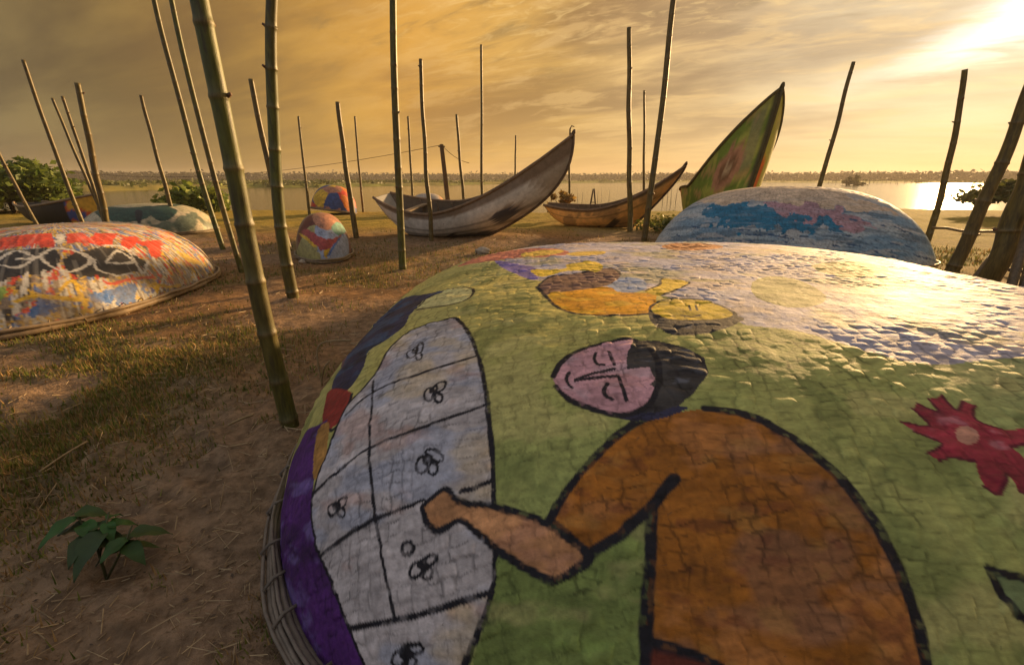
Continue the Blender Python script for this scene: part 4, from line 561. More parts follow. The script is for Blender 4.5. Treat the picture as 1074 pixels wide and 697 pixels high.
  ('f','bottle',0,[(-0.922,-0.419),(-0.871,-0.387),(-0.787,-0.335),(-0.67,-0.303),(-0.416,-0.518),(-0.208,-0.57),(-0.04,-0.57),(0.084,-0.531),(0.183,-0.473),(0.271,-0.46),(0.36,-0.518),(0.428,-0.6),(0.444,-0.689),(0.404,-0.8),(0.308,-0.895),(0.154,-0.952),(-0.098,-0.964),(-0.414,-0.922),(-0.692,-0.785),(-0.916,-0.484),(-0.946,-0.437)]),
  ('f','bottle',0,[(0.34,-0.72),(0.382,-0.623),(0.458,-0.502),(0.545,-0.421),(0.658,-0.434),(0.775,-0.478),(0.843,-0.536),(0.843,-0.648),(0.793,-0.769),(0.724,-0.847),(0.645,-0.889),(0.553,-0.909),(0.474,-0.902),(0.411,-0.869),(0.358,-0.804)]),
  ('f','bottle',0,[(0.096,-0.644),(0.277,-0.551),(0.521,-0.244),(0.618,0.314),(0.733,0.348),(0.767,0.357),(0.722,0.344),(0.738,-0.222),(0.597,-0.519),(0.434,-0.643),(0.274,-0.683),(0.126,-0.678)]),
  ('f','black',0,[(0.026,-0.701),(0.058,-0.668),(0.124,-0.691),(0.177,-0.743),(0.201,-0.835),(0.198,-0.922),(0.181,-0.969),(0.156,-0.98),(0.125,-0.976),(0.098,-0.954),(0.074,-0.898),(0.043,-0.798)]),
 ],
}

# ------------------------------------------------------------------ ground, water, far shore
HULLS = {   # centre x, centre y, half length, half width, yaw, height, three shape exponents
    'A': (1.187, 2.562, 2.221, 2.122, -0.009, 0.86, 4.029, 1.873, 2.765),
    'B': (-5.112, 5.192, 1.796, 1.183, 1.638, 0.815, 2.983, 1.648, 2.382),
    'C': (4.816, 8.252, 2.182, 1.269, -0.386, 1.18, 2.966, 1.386, 2.479),
    'D': (-3.401, 8.293, 1.0, 0.46, 1.967, 0.74, 2.6, 2.0, 2.0),
    'E': (-7.05, 18.6, .85, .8, .3, 1.0, 2.6, 2.0, 2.0),
    'F': (-9.3, 12.0, 1.45, 1.067, 0.282, 0.715, 2.937, 1.805, 2.445),
    'K': (-3.25, 18.2, .8, .62, .2, .80, 2.6, 1.9, 2.1),
}


def hull_r(q, X, Y):
    cx, cy, a, b, th = q[:5]
    x, y = X - cx, Y - cy
    c, s = math.cos(th), math.sin(th)
    u, v = (c * x + s * y) / a, (-s * x + c * y) / b
    return (np.abs(u) ** q[8] + np.abs(v) ** q[8]) ** (1 / q[8])


FEET = [(-1.24, 2.23, .08), (-2.47, 5.0, .08), (-5.6, 8.9, .07), (-4.6, 7.4, .07), (-1.63, 6.75, .08), (-3.58, 10.7, .08), (6.5, 6.7, .1), (-1.8, 10.3, .06), (3.2, 12.2, .07), (3.2, 10.6, .07)]
SHORE_AZ = np.radians([-90, -45, -25, -12, 0, 10, 25, 45, 90])
SHORE_R = np.array([75, 76, 98, 110, 150, 210, 235, 260, 260.])


def ground_z(X, Y):
    r = np.hypot(X, Y)
    az = np.arctan2(X, Y)
    z = (fbm(X * .35, Y * .35, 1, 3) - .5) * .10 * sstep(r, 3, 9)
    z = z + (fbm(X * 2.2, Y * 2.2, 5, 3) - .5) * .05
    sandy = np.exp(-((X + 1.9) / 1.1) ** 2 - ((Y - 1.7) / 1.3) ** 2)
    z = z + (fbm(X * 5.5, Y * 5.5, 9, 3) - .5) * (.03 + .11 * sandy)
    z = z + (fbm(X * 17, Y * 17, 13, 3) - .5) * .014 * (1 - sstep(r, 5, 10))
    edge = Y + (fbm(X * .12, Y * .02 + 3, 21, 3) - .5) * 5
    z = z - sstep(edge, 20.5, 27) * .75
    far = np.interp(az, SHORE_AZ, SHORE_R) * (1 + (fbm(az * 14, az * 0 + 2, 31, 3) - .5) * .12)
    z = z + sstep(r, far, far + 8) * (1.0 + .35 * fbm(X * .06, Y * .06, 35, 3)) * (Y > 10)
    for px_, py_, s_ in FEET:                                  # sand heaped round the pole feet
        z = z + s_ * .5 * np.exp(-((X - px_) ** 2 + (Y - py_) ** 2) / (s_ * 2.2) ** 2)
    for q in HULLS.values():                                   # sand lies level under the boats
        z = z * sstep(hull_r(q, X, Y), .95, 1.25)
    return z - .004


front = np.radians(np.linspace(-82, 82, 640))
back = np.radians(np.linspace(82, 278, 80))[1:-1]
az = np.concatenate([front, back])
rad = np.concatenate([[0.02], np.geomspace(.35, 22, 300), np.geomspace(22, 600, 150)[1:]])
AZ, RAD = np.meshgrid(az, rad)
GX, GY = RAD * np.sin(AZ), RAD * np.cos(AZ)
GZ = ground_z(GX, GY)
nr, na = GX.shape
i, j = np.meshgrid(np.arange(nr - 1), np.arange(na), indexing='ij')
jn = (j + 1) % na
gf = np.stack([i * na + j, i * na + jn, (i + 1) * na + jn, (i + 1) * na + j], -1).reshape(-1, 4)[:, ::-1]
r = np.hypot(GX, GY)


def green_mask(X, Y):
    m = sstep(fbm(X * .55 + 3, Y * .8, 41, 4), .47, .62)
    m = m * (.55 + .45 * sstep(fbm(X * 4, Y * 4, 43, 3), .35, .6))
    right = sstep(X, 3.5, 5.5) * sstep(Y, 3, 5)
    left = right + sstep(X, -.9, -2.2) * sstep(Y, .9, 2.2) * sstep(Y, 9, 4)
    near_hull = sstep(hull_r(HULLS['A'], X, Y), 1.18, 1.75)
    return np.clip(m * (.35 + .65 * left) * near_hull, 0, 1)


gm = green_mask(GX, GY)
sandm = sstep(fbm(GX * .9, GY * .9, 51, 4), .42, .60)
near_sand = np.exp(-((GX + 1.7) / 1.3) ** 2 - ((GY - 1.5) / 1.2) ** 2)
sandm = np.clip(sandm * .7 + near_sand * 1.1, 0, 1)
dry, sand, grn = np.array([.225, .128, .060]), np.array([.235, .162, .104]), np.array([.12, .108, .032])
gc = dry + (sand - dry) * sandm[..., None]
gc = gc + (grn - gc) * (gm * .75)[..., None]
shore = sstep(GY, 10.5, 15) * (GY < 40)
gc = gc + (np.array([.34, .25, .035]) - gc) * (shore * (.5 + .5 * fbm(GX * .5, GY * .9, 55, 3)))[..., None]
bank = sstep(GX, 3.5, 6.5) * sstep(GY, 5, 8) * (GY < 40)
gc = gc + (np.array([.23, .19, .035]) - gc) * (bank * (.35 + .6 * fbm(GX * .8, GY * 1.2, 57, 4)))[..., None]
wet = sstep(GZ, -.02, -.14) * (GY > 15)
gc = gc * (1 - .45 * wet[..., None])
fargreen = (r > 60) * (GY > 0)
fg = np.array([.17, .18, .04]) + (np.array([.26, .21, .06]) - np.array([.17, .18, .04])) * sstep(fbm(GX * .03, GY * .03, 61, 4), .4, .65)[..., None]
gc = np.where(fargreen[..., None], fg, gc)
gc = gc * (.82 + .36 * fbm(GX * 7, GY * 7, 71, 4))[..., None]
ground = mesh_np('ground', np.stack([GX, GY, GZ], -1).reshape(-1, 3), gf, M_GROUND, colors=gc.reshape(-1, 3))
tag(ground, kind='structure')

m = bpy.data.materials.new('lagoon_water'); m.use_nodes = True
N = Nodes(m.node_tree); p = N.n['Principled BSDF']
N.put(p, 'Base Color', (.06, .05, .035)); N.put(p, 'Roughness', .11); N.put(p, 'IOR', 1.33)
co = N.new('ShaderNodeTexCoord').outputs['Object']
nz = N.noise(N.vmath('MULTIPLY', co, (.5, 1.6, 1)), 1.6, 4, .6)
nz2 = N.noise(N.vmath('MULTIPLY', co, (.12, .4, 1)), .5, 3, .5)
b = N.new('ShaderNodeBump'); N.put(b, 'Strength', .5); N.put(b, 'Distance', .05)
N.put(b, 'Height', N.math('ADD', nz, nz2)); N.put(p, 'Normal', b.outputs[0])
WATER_Z = -.16
water = mesh_np('water', [(-520, 20, WATER_Z), (520, 20, WATER_Z), (520, 300, WATER_Z), (-520, 300, WATER_Z)], [(0, 1, 2, 3)], m, smooth=False)
tag(water, kind='structure')


def leaf_quads(pos, size, up=.4, aspect=1.7, seed=0):
    g = np.random.default_rng(seed)
    n = len(pos)
    a = g.normal(size=(n, 3)); a[:, 2] *= .6; a /= np.linalg.norm(a, axis=1)[:, None]
    b_ = g.normal(size=(n, 3)) + np.array([0, 0, up]); b_ = np.cross(a, b_); b_ /= np.linalg.norm(b_, axis=1)[:, None] + 1e-9
    s = (size * g.uniform(.6, 1.35, n))[:, None]
    L, Wd = a * s * aspect * .5, b_ * s * .5
    V = np.stack([pos - L, pos + Wd * .9 - L * .1, pos + L, pos - Wd * .9 - L * .1], 1).reshape(-1, 3)
    F = np.arange(4 * n).reshape(-1, 4)
    return V, F


def leaf_colors(n, lo, hi, seed=0):
    g = np.random.default_rng(seed)
    t = g.uniform(0, 1, n)[:, None] ** 1.3
    c = np.array(lo) + (np.array(hi) - np.array(lo)) * t
    return np.repeat(c, 4, 0)


# far treeline: a wood that reads as one mass
pos = []
for k_ in range(2600):
    a_ = R(random.uniform(-80, 80)); rr = random.uniform(335, 430)
    hgt = random.uniform(3.6, 4.9) * (1.3 if random.random() < .04 else 1)
    wd = random.uniform(2.5, 5.5)
    c_ = np.array([rr * math.sin(a_), rr * math.cos(a_), .3])
    u_ = rng.normal(size=(40, 3)) * np.array([wd * .9, wd * .6, hgt * .26]) + np.array([0, 0, hgt * .55])
    u_[:, 2] = np.clip(u_[:, 2], 0, hgt * 1.1)
    pos.append(c_ + u_)
pos = np.concatenate(pos)
V, F = leaf_quads(pos, 1.15, seed=3)
far_wood = mesh_np('far_wood', V, F, M_LEAF, smooth=False, colors=leaf_colors(len(pos), (.010, .016, .009), (.020, .026, .014), 4))
tag(far_wood, 'dark wooded skyline along the far side of the lagoon', 'wood', kind='stuff')
# reeds and low scrub on the far bank
pos = []
for k_ in range(500):
    a_ = R(random.uniform(-62, 62)); base_r = float(np.interp(a_, SHORE_AZ, SHORE_R))
    rr = base_r + random.uniform(3, 90)
    c_ = np.array([rr * math.sin(a_), rr * math.cos(a_), .5])
    pos.append(c_ + rng.normal(size=(26, 3)) * np.array([1.8, 1.2, .28]))
pos = np.concatenate(pos)
V, F = leaf_quads(pos, .55, seed=5)
scrub = mesh_np('far_scrub', V, F, M_LEAF, smooth=False, colors=leaf_colors(len(pos), (.07, .085, .015), (.10, .11, .025), 6))
tag(scrub, 'low green scrub along the far bank of the lagoon', 'scrub', kind='stuff')

# warm evening haze over the lagoon
hm = bpy.data.materials.new('evening_haze'); hm.use_nodes = True
N = Nodes(hm.node_tree); N.n.remove(N.n['Principled BSDF'])
pv = N.new('ShaderNodeVolumePrincipled'); N.put(pv, 'Color', (.88, .80, .70)); N.put(pv, 'Density', .0007); N.put(pv, 'Anisotropy', .25)
N.l.new(pv.outputs[0], N.n['Material Output'].inputs['Volume'])
mb = MB(); mb.box((0, 0, 5.0), (1260, 1260, 14.6))
hz_o = mb.build('haze', hm, smooth=False)
tag(hz_o, kind='stuff')

# ------------------------------------------------------------------ upturned basket boats


def hull_z(q, r_):
    return q[5] * np.clip(1 - r_ ** q[6], 0, 1) ** (1 / q[7])


ACCENT = {'panel': [('greyblue', 5, .50, .5), ('peach', 6, .56, .35), ('yellowpale', 4, .60, .3)],
          'rust': [('orangesoft', 7, .58, .35), ('brown', 5, .52, .5), ('ochre', 11, .6, .4), ('maroon', 14, .62, .45)],
          'navy': [('deepblue', 9, .48, .6), ('ink', 12, .52, .6)], 'lavender': [('greyblue', 5, .52, .35), ('cream', 7, .54, .6), ('olive', 4, .57, .6)],
          'skin': [('orangesoft', 8, .58, .35), ('peach', 9, .55, .4)], 'pink': [('lavender', 9, .55, .35), ('salmon', 7, .58, .3)],
          'hair': [('greyblue', 16, .66, .25), ('ink', 9, .5, .6)], 'leaf': [('olive', 6, .5, .6), ('lime', 10, .63, .35)], 'purple': [('ink', 9, .58, .35), ('violet', 8, .6, .5)],
          'amber': [('yellow', 9, .55, .5), ('rust', 13, .62, .4)], 'yellow': [('olive', 12, .6, .4)], 'crimson': [('wine', 10, .55, .6), ('pink', 14, .64, .35)], 'brown': [('mauve', 10, .55, .5)]}


def inside(px, py, poly):
    poly = np.asarray(poly)
    res = np.zeros(len(px), bool)
    x1, y1 = poly[:, 0], poly[:, 1]
    x2, y2 = np.roll(x1, -1), np.roll(y1, -1)
    for a_, b_, c_, d_ in zip(x1, y1, x2, y2):
        if b_ == d_:
            continue
        hit = ((b_ > py) != (d_ > py)) & (px < (c_ - a_) * (py - b_) / (d_ - b_) + a_)
        res ^= hit
    return res


def seg_dist(P3, line):
    d = np.full(len(P3), 1e9)
    for a_, b_ in zip(line[:-1], line[1:]):
        ab = b_ - a_
        t = np.clip(((P3 - a_) @ ab) / (ab @ ab + 1e-12), 0, 1)
        d = np.minimum(d, np.linalg.norm(P3 - (a_ + t[:, None] * ab), axis=1))
    return d


def paint_mural(q, P0, col, shapes, wig, seed, wfreq=28, opaque=1.0):
    x, y, z = P0[:, 0], P0[:, 1], P0[:, 2]
    wx = x + (fbm(x * wfreq, y * wfreq + z * wfreq * .7, seed, 4) - .5) * wig
    wy = y + (fbm(x * wfreq + 50, y * wfreq + z * wfreq * .7, seed + 9, 4) - .5) * wig
    Pw = np.stack([wx, wy, z], 1)
    for kind, cname, w, pts in shapes:
        pts = np.array(pts)
        c = np.array(PALETTE[cname])
        pad = w * 2 + .02
        box_ = (x > pts[:, 0].min() - pad) & (x < pts[:, 0].max() + pad) & (y > pts[:, 1].min() - pad) & (y < pts[:, 1].max() + pad)
        idx = np.where(box_)[0]
        if not len(idx):
            continue
        if kind == 'f':
            idx = idx[inside(wx[idx], wy[idx], pts)]
            t = fbm(x[idx] * 9, y[idx] * 14 + z[idx] * 9, seed + 21, 4)
            cc = c * (.62 + .76 * t)[:, None]
            if cname in ACCENT:                            # other paints brushed in while wet
                for ac, fr, th_, am in ACCENT[cname]:
                    m_ = sstep(fbm(x[idx] * fr + len(ac), (y[idx] + z[idx]) * fr * 1.4, seed + 23 + len(ac) * 7, 4), th_, th_ + .14)
                    cc = cc + (np.array(PALETTE[ac]) - cc) * (m_ * am)[:, None]
            op = opaque if opaque >= 1 else np.clip(opaque + .9 * (fbm(x[idx] * 3, z[idx] * 26 + y[idx] * 9, seed + 51, 3) - .45), .15, 1)[:, None]
            col[idx] = col[idx] * (1 - op) + cc * op
        else:
            lr = (np.abs(pts[:, 0] / q[2]) ** q[8] + np.abs(pts[:, 1] / q[3]) ** q[8]) ** (1 / q[8])
            line = np.c_[pts, hull_z(q, lr)]
            d = seg_dist(Pw[idx], line)
            w2 = w * (1.4 if cname == 'ink' else 1.0)
            ww = w2 * (.5 + .35 * (fbm(x[idx] * 14, y[idx] * 14, seed + 33, 2) - .4))
            a_ = (1 - sstep(d, ww * .75, ww * 1.15))[:, None]
            if cname == 'ink':                             # dry brush skips
                a_ = a_ * (.72 + .28 * sstep(fbm(x[idx] * 42, (y[idx] + z[idx]) * 42, seed + 37, 3), .30, .44))[:, None]
            col[idx] = col[idx] * (1 - a_) + c * a_
    return col


def basket_hull(key, n_ang, n_rad, base_fn, weave, cell, amp, mat, parent, face_eye=0.0, wig=.012, seed=1):
    q = HULLS[key]
    cx, cy, a, b_, th, H, n_, m_, k_ = q
    fine = np.linspace(0, 2 * np.pi, 4001)
    edge = lambda al: ((np.abs(np.cos(al)) / a) ** k_ + (np.abs(np.sin(al)) / b_) ** k_) ** (-1 / k_)
    eye_al = math.atan2(-cy, -cx) - th
    wgt = edge(fine) * (1 + face_eye * np.exp(-((np.angle(np.exp(1j * (fine - eye_al)))) / 1.25) ** 2))
    cum = np.concatenate([[0], np.cumsum((wgt[1:] + wgt[:-1]) / 2)]); cum /= cum[-1]
    al = np.interp(np.arange(n_ang) / n_ang, cum, fine)
    rf = 1 - (1 - np.linspace(0, 1, 4001)) ** 2.5
    s_ = np.concatenate([[0], np.cumsum(np.hypot(np.diff(rf) * (a + b_) / 2, np.diff(hull_z(q, rf))))])
    rr = np.interp(np.linspace(0, 1, n_rad), s_ / s_[-1], rf)
    rr[0] = .0006
    ED = edge(al)
    RR, AL = np.meshgrid(rr, al, indexing='ij')
    RHO = RR * ED[None, :]
    X, Y, Z = RHO * np.cos(AL), RHO * np.sin(AL), hull_z(q, RR)
    S = np.concatenate([np.zeros((1, n_ang)), np.cumsum(np.hypot(np.diff(RHO, axis=0), np.diff(Z, axis=0)), 0)])
    U, V_ = S * np.cos(AL), S * np.sin(AL)
    P0 = np.stack([X, Y, Z], -1)
    dr = np.gradient(P0, axis=0)
    da = np.roll(P0, -1, 1) - np.roll(P0, 1, 1)
    nrm = np.cross(dr, da); nrm /= np.linalg.norm(nrm, axis=-1, keepdims=True) + 1e-12
    # plaited bamboo under the paint: short strips going over and under, never quite regular
    wx = U + (fbm(U * 2.2, V_ * 2.2, seed + 2, 3) - .5) * cell[0] * 2.2
    wy = V_ + (fbm(U * 2.2 + 40, V_ * 2.2, seed + 4, 3) - .5) * cell[1] * 2.2
    wx = wx + (fbm(U * 13, V_ * 13, seed + 3, 3) - .5) * cell[0] * 1.0
    wy = wy + (fbm(U * 13 + 40, V_ * 13, seed + 5, 3) - .5) * cell[1] * 1.0
    iu, iv = np.floor(wx / cell[0]), np.floor(wy / cell[1])
    fu, fv = wx / cell[0] - iu, wy / cell[1] - iv
    over = np.mod(iu + iv, 2) < 1                          # plain weave, one over and one under
    along, across = np.where(over, fu, fv), np.where(over, fv, fu)
    tall = hash2(iu, iv, seed + 7)
    rise = np.sin(np.pi * np.clip(across, 0, 1)) ** .30 * (.40 + .60 * np.sin(np.pi * np.clip(along, 0, 1)) ** .45)
    rise = rise * (.15 + 1.25 * tall ** 1.4) * np.where(over, 1, .55)
    keep = .15 + .85 * sstep(fbm(U * 2.6, V_ * 2.6, seed + 11, 4), .36, .60)
    lump = (fbm(U * 9, V_ * 12, seed + 13, 4) - .5) * 1.5
    disp = amp * (rise * keep + lump * .8) + .016 * (fbm(U * 1.3, V_ * 1.5, seed + 17, 2) - .5)
    disp = disp * (1 if weave else .3) * sstep(RR, 0, .03) * (1 - .6 * sstep(RR, .985, 1))
    PD = P0 + nrm * disp[..., None]
    crease = (1 - sstep(np.minimum(across, 1 - across), .04, .24)) * (.10 + .90 * sstep(fbm(U * 26, V_ * 26, seed + 15, 2), .40, .60))
    F0 = P0.reshape(-1, 3)
    col = base_fn(F0[:, 0], F0[:, 1], F0[:, 2], U.ravel(), V_.ravel(), AL.ravel(), S.ravel())
    if key in MURALS:
        col = paint_mural(q, F0, col, MURALS[key], wig, seed + 60, *{'C': (5, .92), 'B': (34, 1.0), 'F': (9, 1.0)}.get(key, (28, 1.0)))
    if weave:                                             # patchy dirt between strips; shade painted into every crease so the weave reads
        dirt = crease.ravel() * sstep(fbm(U.ravel() * 5, V_.ravel() * 5, seed + 70, 4), .49, .60) * (.25 + .75 * sstep(fbm(U.ravel() * 22, V_.ravel() * 22, seed + 71, 2), .35, .5))
        streak = fbm(wx.ravel() / cell[0] * 5, wy.ravel() / cell[1] * 1.6, seed + 75, 3) * over.ravel() + fbm(wx.ravel() / cell[0] * 1.6, wy.ravel() / cell[1] * 5, seed + 76, 3) * (~over.ravel())
        col = col * (.82 + .16 * tall.ravel() + .5 * (streak - .5))[:, None]   # each strip took the paint differently
        col = col * (1 - .30 * crease.ravel()[:, None]) * (1 - .36 * dirt[:, None])
        if key == 'B':                                    # grime and bare plait showing low on the hull
            gr = sstep(fbm(U.ravel() * 4, V_.ravel() * 4, 301, 5), .38, .62) * (.10 + .50 * sstep(F0[:, 2], .5, .1))
            col = col + (np.array([.20, .155, .11]) - col) * gr[:, None]
            dr_ = sstep(fbm(AL.ravel() * 46, S.ravel() * 1.5, 311, 3), .65, .69) * sstep(F0[:, 2], .06, .3)
            col = col + (np.array([.58, .56, .52]) - col) * (dr_ * .15)[:, None]
    i, j = np.meshgrid(np.arange(n_rad - 1), np.arange(n_ang), indexing='ij')
    jn = (j + 1) % n_ang
    f = np.stack([i * n_ang + j, (i + 1) * n_ang + j, (i + 1) * n_ang + jn, i * n_ang + jn], -1).reshape(-1, 4)
    return mesh_np('hull', PD.reshape(-1, 3), f, mat, parent, colors=col)


def rim_parts(key, hoops, tie_gap, tie_r, parent, col, reach):
    q = HULLS[key]
    a, b_, k_ = q[2], q[3], q[8]
    edge = lambda al: ((abs(math.cos(al)) / a) ** k_ + (abs(math.sin(al)) / b_) ** k_) ** (-1 / k_)
    mb, g = MB(), random.Random(4)
    n = 150
    for off, z, r_ in hoops:
        pts = []
        for i in range(n + 1):
            al = 2 * math.pi * i / n
            e = edge(al) + off + .009 * math.sin(al * 9 + off * 80) + .004 * math.sin(al * 31 + off * 50)
            pts.append((e * math.cos(al), e * math.sin(al), z + .005 * math.sin(al * 13 + z * 70)))
        mb.tube(pts, r_, 8, col, cap=False)
    mb.build('rim', M_CANE, parent)
    al = 0 if tie_gap else 9
    while al < 2 * math.pi:
        e = edge(al)
        o, i_ = e + reach + .012, e - .02
        w = g.uniform(-.012, .012) / e
        z0 = min(h[1] for h in hoops) - .012
        z1 = max(h[1] + h[2] for h in hoops) + .008
        loop = [(i_ + .012, z1 + .004), (e + reach * .5, z1 - .002), (o - .008, (z0 + z1) / 2 + .002), (o - .022, z0)]
        tb = MB()
        tb.tube([(p_[0] * math.cos(al + w * t), p_[0] * math.sin(al + w * t), p_[1]) for t, p_ in enumerate(loop)], tie_r, 5, tuple(c * .8 for c in col))
        tb.build('lashing', M_CANE, parent)
        al += tie_gap / e * g.uniform(.75, 1.3)


def lerp(a_, b_, t):
    return np.array(a_) + (np.array(b_) - np.array(a_)) * t[:, None]


def base_A(x, y, z, U, V, al, S):
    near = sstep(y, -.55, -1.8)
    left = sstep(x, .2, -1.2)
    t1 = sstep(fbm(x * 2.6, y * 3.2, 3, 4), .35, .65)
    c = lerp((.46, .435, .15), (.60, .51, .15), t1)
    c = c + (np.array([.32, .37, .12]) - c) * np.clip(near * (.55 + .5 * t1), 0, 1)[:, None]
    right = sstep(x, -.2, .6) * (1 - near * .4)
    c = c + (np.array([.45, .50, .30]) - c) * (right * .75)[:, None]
    patch = sstep(fbm(U * 6, V * 7, 8, 4), .52, .68)
    c = c + (np.array([.13, .17, .05]) - c) * (patch * .5)[:, None]
    patch2 = sstep(fbm(U * 5 + 9, V * 8, 18, 4), .55, .7)
    return c + (np.array([.56, .50, .20]) - c) * (patch2 * .5)[:, None]


def base_B(x, y, z, U, V, al, S):
    g_ = .20 + .10 * fbm(U * 5, V * 5, 5, 3)
    c = np.stack([g_ * 1.05, g_ * .82, g_ * .62], 1)
    arc = al * 1.6
    for cn, fr, fs, lo, hi, sd in [('white', 15, 2.6, .60, .66, 1), ('black', 11, 8, .60, .66, 5), ('yellow2', 16, 11, .60, .64, 2), ('signalred', 15, 12, .62, .66, 3), ('blue', 12, 10, .61, .65, 4), ('white', 40, 4, .60, .66, 6), ('yellow2', 34, 22, .64, .68, 8)]:
        m_ = sstep(fbm(arc * fr, S * fs, 100 + sd * 7, 4), lo, hi)
        c = c + (np.array(PALETTE[cn]) - c) * (m_ * .85)[:, None]
    return c


def base_C(x, y, z, U, V, al, S):
    t = sstep(fbm(x * 1.6, z * 5 + y, 7, 4), .3, .7)
    c = lerp((.40, .47, .52), (.19, .32, .45), t)
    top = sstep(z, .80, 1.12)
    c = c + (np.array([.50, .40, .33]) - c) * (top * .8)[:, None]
    lines = sstep(fbm(x * 1.8, z * 16 + y * 5, 9, 4), .54, .62)
    c = c + (np.array([.07, .13, .20]) - c) * (lines * .65 * (1 - top))[:, None]
    wh = sstep(fbm(x * 2.5, z * 12 + y * 4, 12, 4), .56, .64)
    return c + (np.array([.56, .55, .54]) - c) * (wh * .6)[:, None]


def patchwork(cols, fr, sd):
    def f(x, y, z, U, V, al, S):
        ix = np.floor(al * fr + 1.2 * fbm(U * 2, V * 2, sd, 2))
        iy = np.floor(S * 2.2 + .9 * fbm(U * 2 + 8, V * 2, sd + 1, 2))
        h_ = (hash2(ix, iy, sd) * len(cols)).astype(int) % len(cols)
        return np.array([PALETTE[c] for c in cols])[h_] * (.8 + .4 * fbm(U * 8, V * 8, sd + 4, 3))[:, None]
    return f


def base_F(x, y, z, U, V, al, S):
    c = lerp((.50, .43, .30), (.38, .35, .22), sstep(fbm(U * 3, V * 3, 5, 3), .3, .7))
    m_ = sstep(fbm(U * 1.6, V * 1.6, 15, 4), .55, .60)
    return c + (np.array(PALETTE['bottle']) * 1.3 - c) * (m_ * .8)[:, None]


def base_K(x, y, z, U, V, al, S):
    c = lerp((.52, .47, .40), (.42, .36, .30), sstep(fbm(U * 3, V * 3, 5, 3), .3, .7))
    m_ = sstep(x, .35, .55)
    return c + (np.array([.55, .22, .05]) - c) * (m_ * .8)[:, None]


def basket_boat(key, label, base_fn, n_ang, n_rad, mat, weave=True, cell=(.05, .04), amp=.0045, face_eye=0.0, hoops=None, tie=None, col=(.20, .155, .10), wig=.012, seed=1, cat='basket boat'):
    q = HULLS[key]
    t = thing('basket_boat', label, cat, (q[0], q[1], 0), q[4], 'upturned basket boats on the beach')
    basket_hull(key, n_ang, n_rad, base_fn, weave, cell, amp, mat, t, face_eye, wig, seed)
    hoops = hoops or [(.012, .03, .022), (.028, .062, .016)]
    rim_parts(key, hoops, tie, .006, t, col, max(h[0] for h in hoops))
    return t


basket_boat('A', 'huge glossy upturned basket boat painted with a man in brown playing at a white board', base_A, 1760, 520, M_PAINT,
            face_eye=3.2, cell=(.048, .031), amp=.0054, hoops=[(.012, .03, .013), (.030, .022, .011), (.047, .028, .010), (.024, .052, .010), (.041, .048, .007), (.058, .036, .006), (.034, .070, .006)], tie=.19, col=(.17, .14, .115), wig=.006, seed=1)
basket_boat('B', 'long upturned boat splashed with red, white and black graffiti at the left edge', base_B, 620, 200, M_PAINT_OLD, cell=(.045, .035), amp=.0035, wig=.035, hoops=[(.02, .035, .030), (.035, .075, .018)], tie=.22, col=(.24, .17, .10), seed=21)
basket_boat('C', 'blue and cream upturned basket boat just behind the huge mural boat', base_C, 520, 170, M_PAINT, cell=(.06, .04), amp=.006, wig=.26, face_eye=.8, seed=31)
basket_boat('D', 'small upturned basket boat with faded red, teal and blue patches, alone on sand', patchwork(['brown', 'maroon', 'brown', 'salmon', 'olive', 'greyblue'], 1.4, 41), 240, 90, M_PAINT_OLD, cell=(.06, .04), amp=.003, seed=41)
te = basket_boat('E', 'small round boat with orange, yellow and navy segments tipped at the waterline', patchwork(['orange', 'yellow2', 'signalred', 'navyblue', 'salmon'], 1.3, 51), 200, 80, M_PAINT_OLD, cell=(.07, .05), amp=.003, seed=51)
te.rotation_euler = (R(-4), R(9), .3); te.location.z = .08
basket_boat('F', 'white upturned boat with dark green camouflage blotches, beyond the graffiti boat', base_F, 300, 100, M_PAINT_OLD, cell=(.08, .05), amp=.003, seed=61)
basket_boat('K', 'pale upturned basket boat by the water, half hidden behind the white wooden boat', base_K, 160, 60, M_PAINT_OLD, cell=(.08, .05), amp=.003, seed=71)


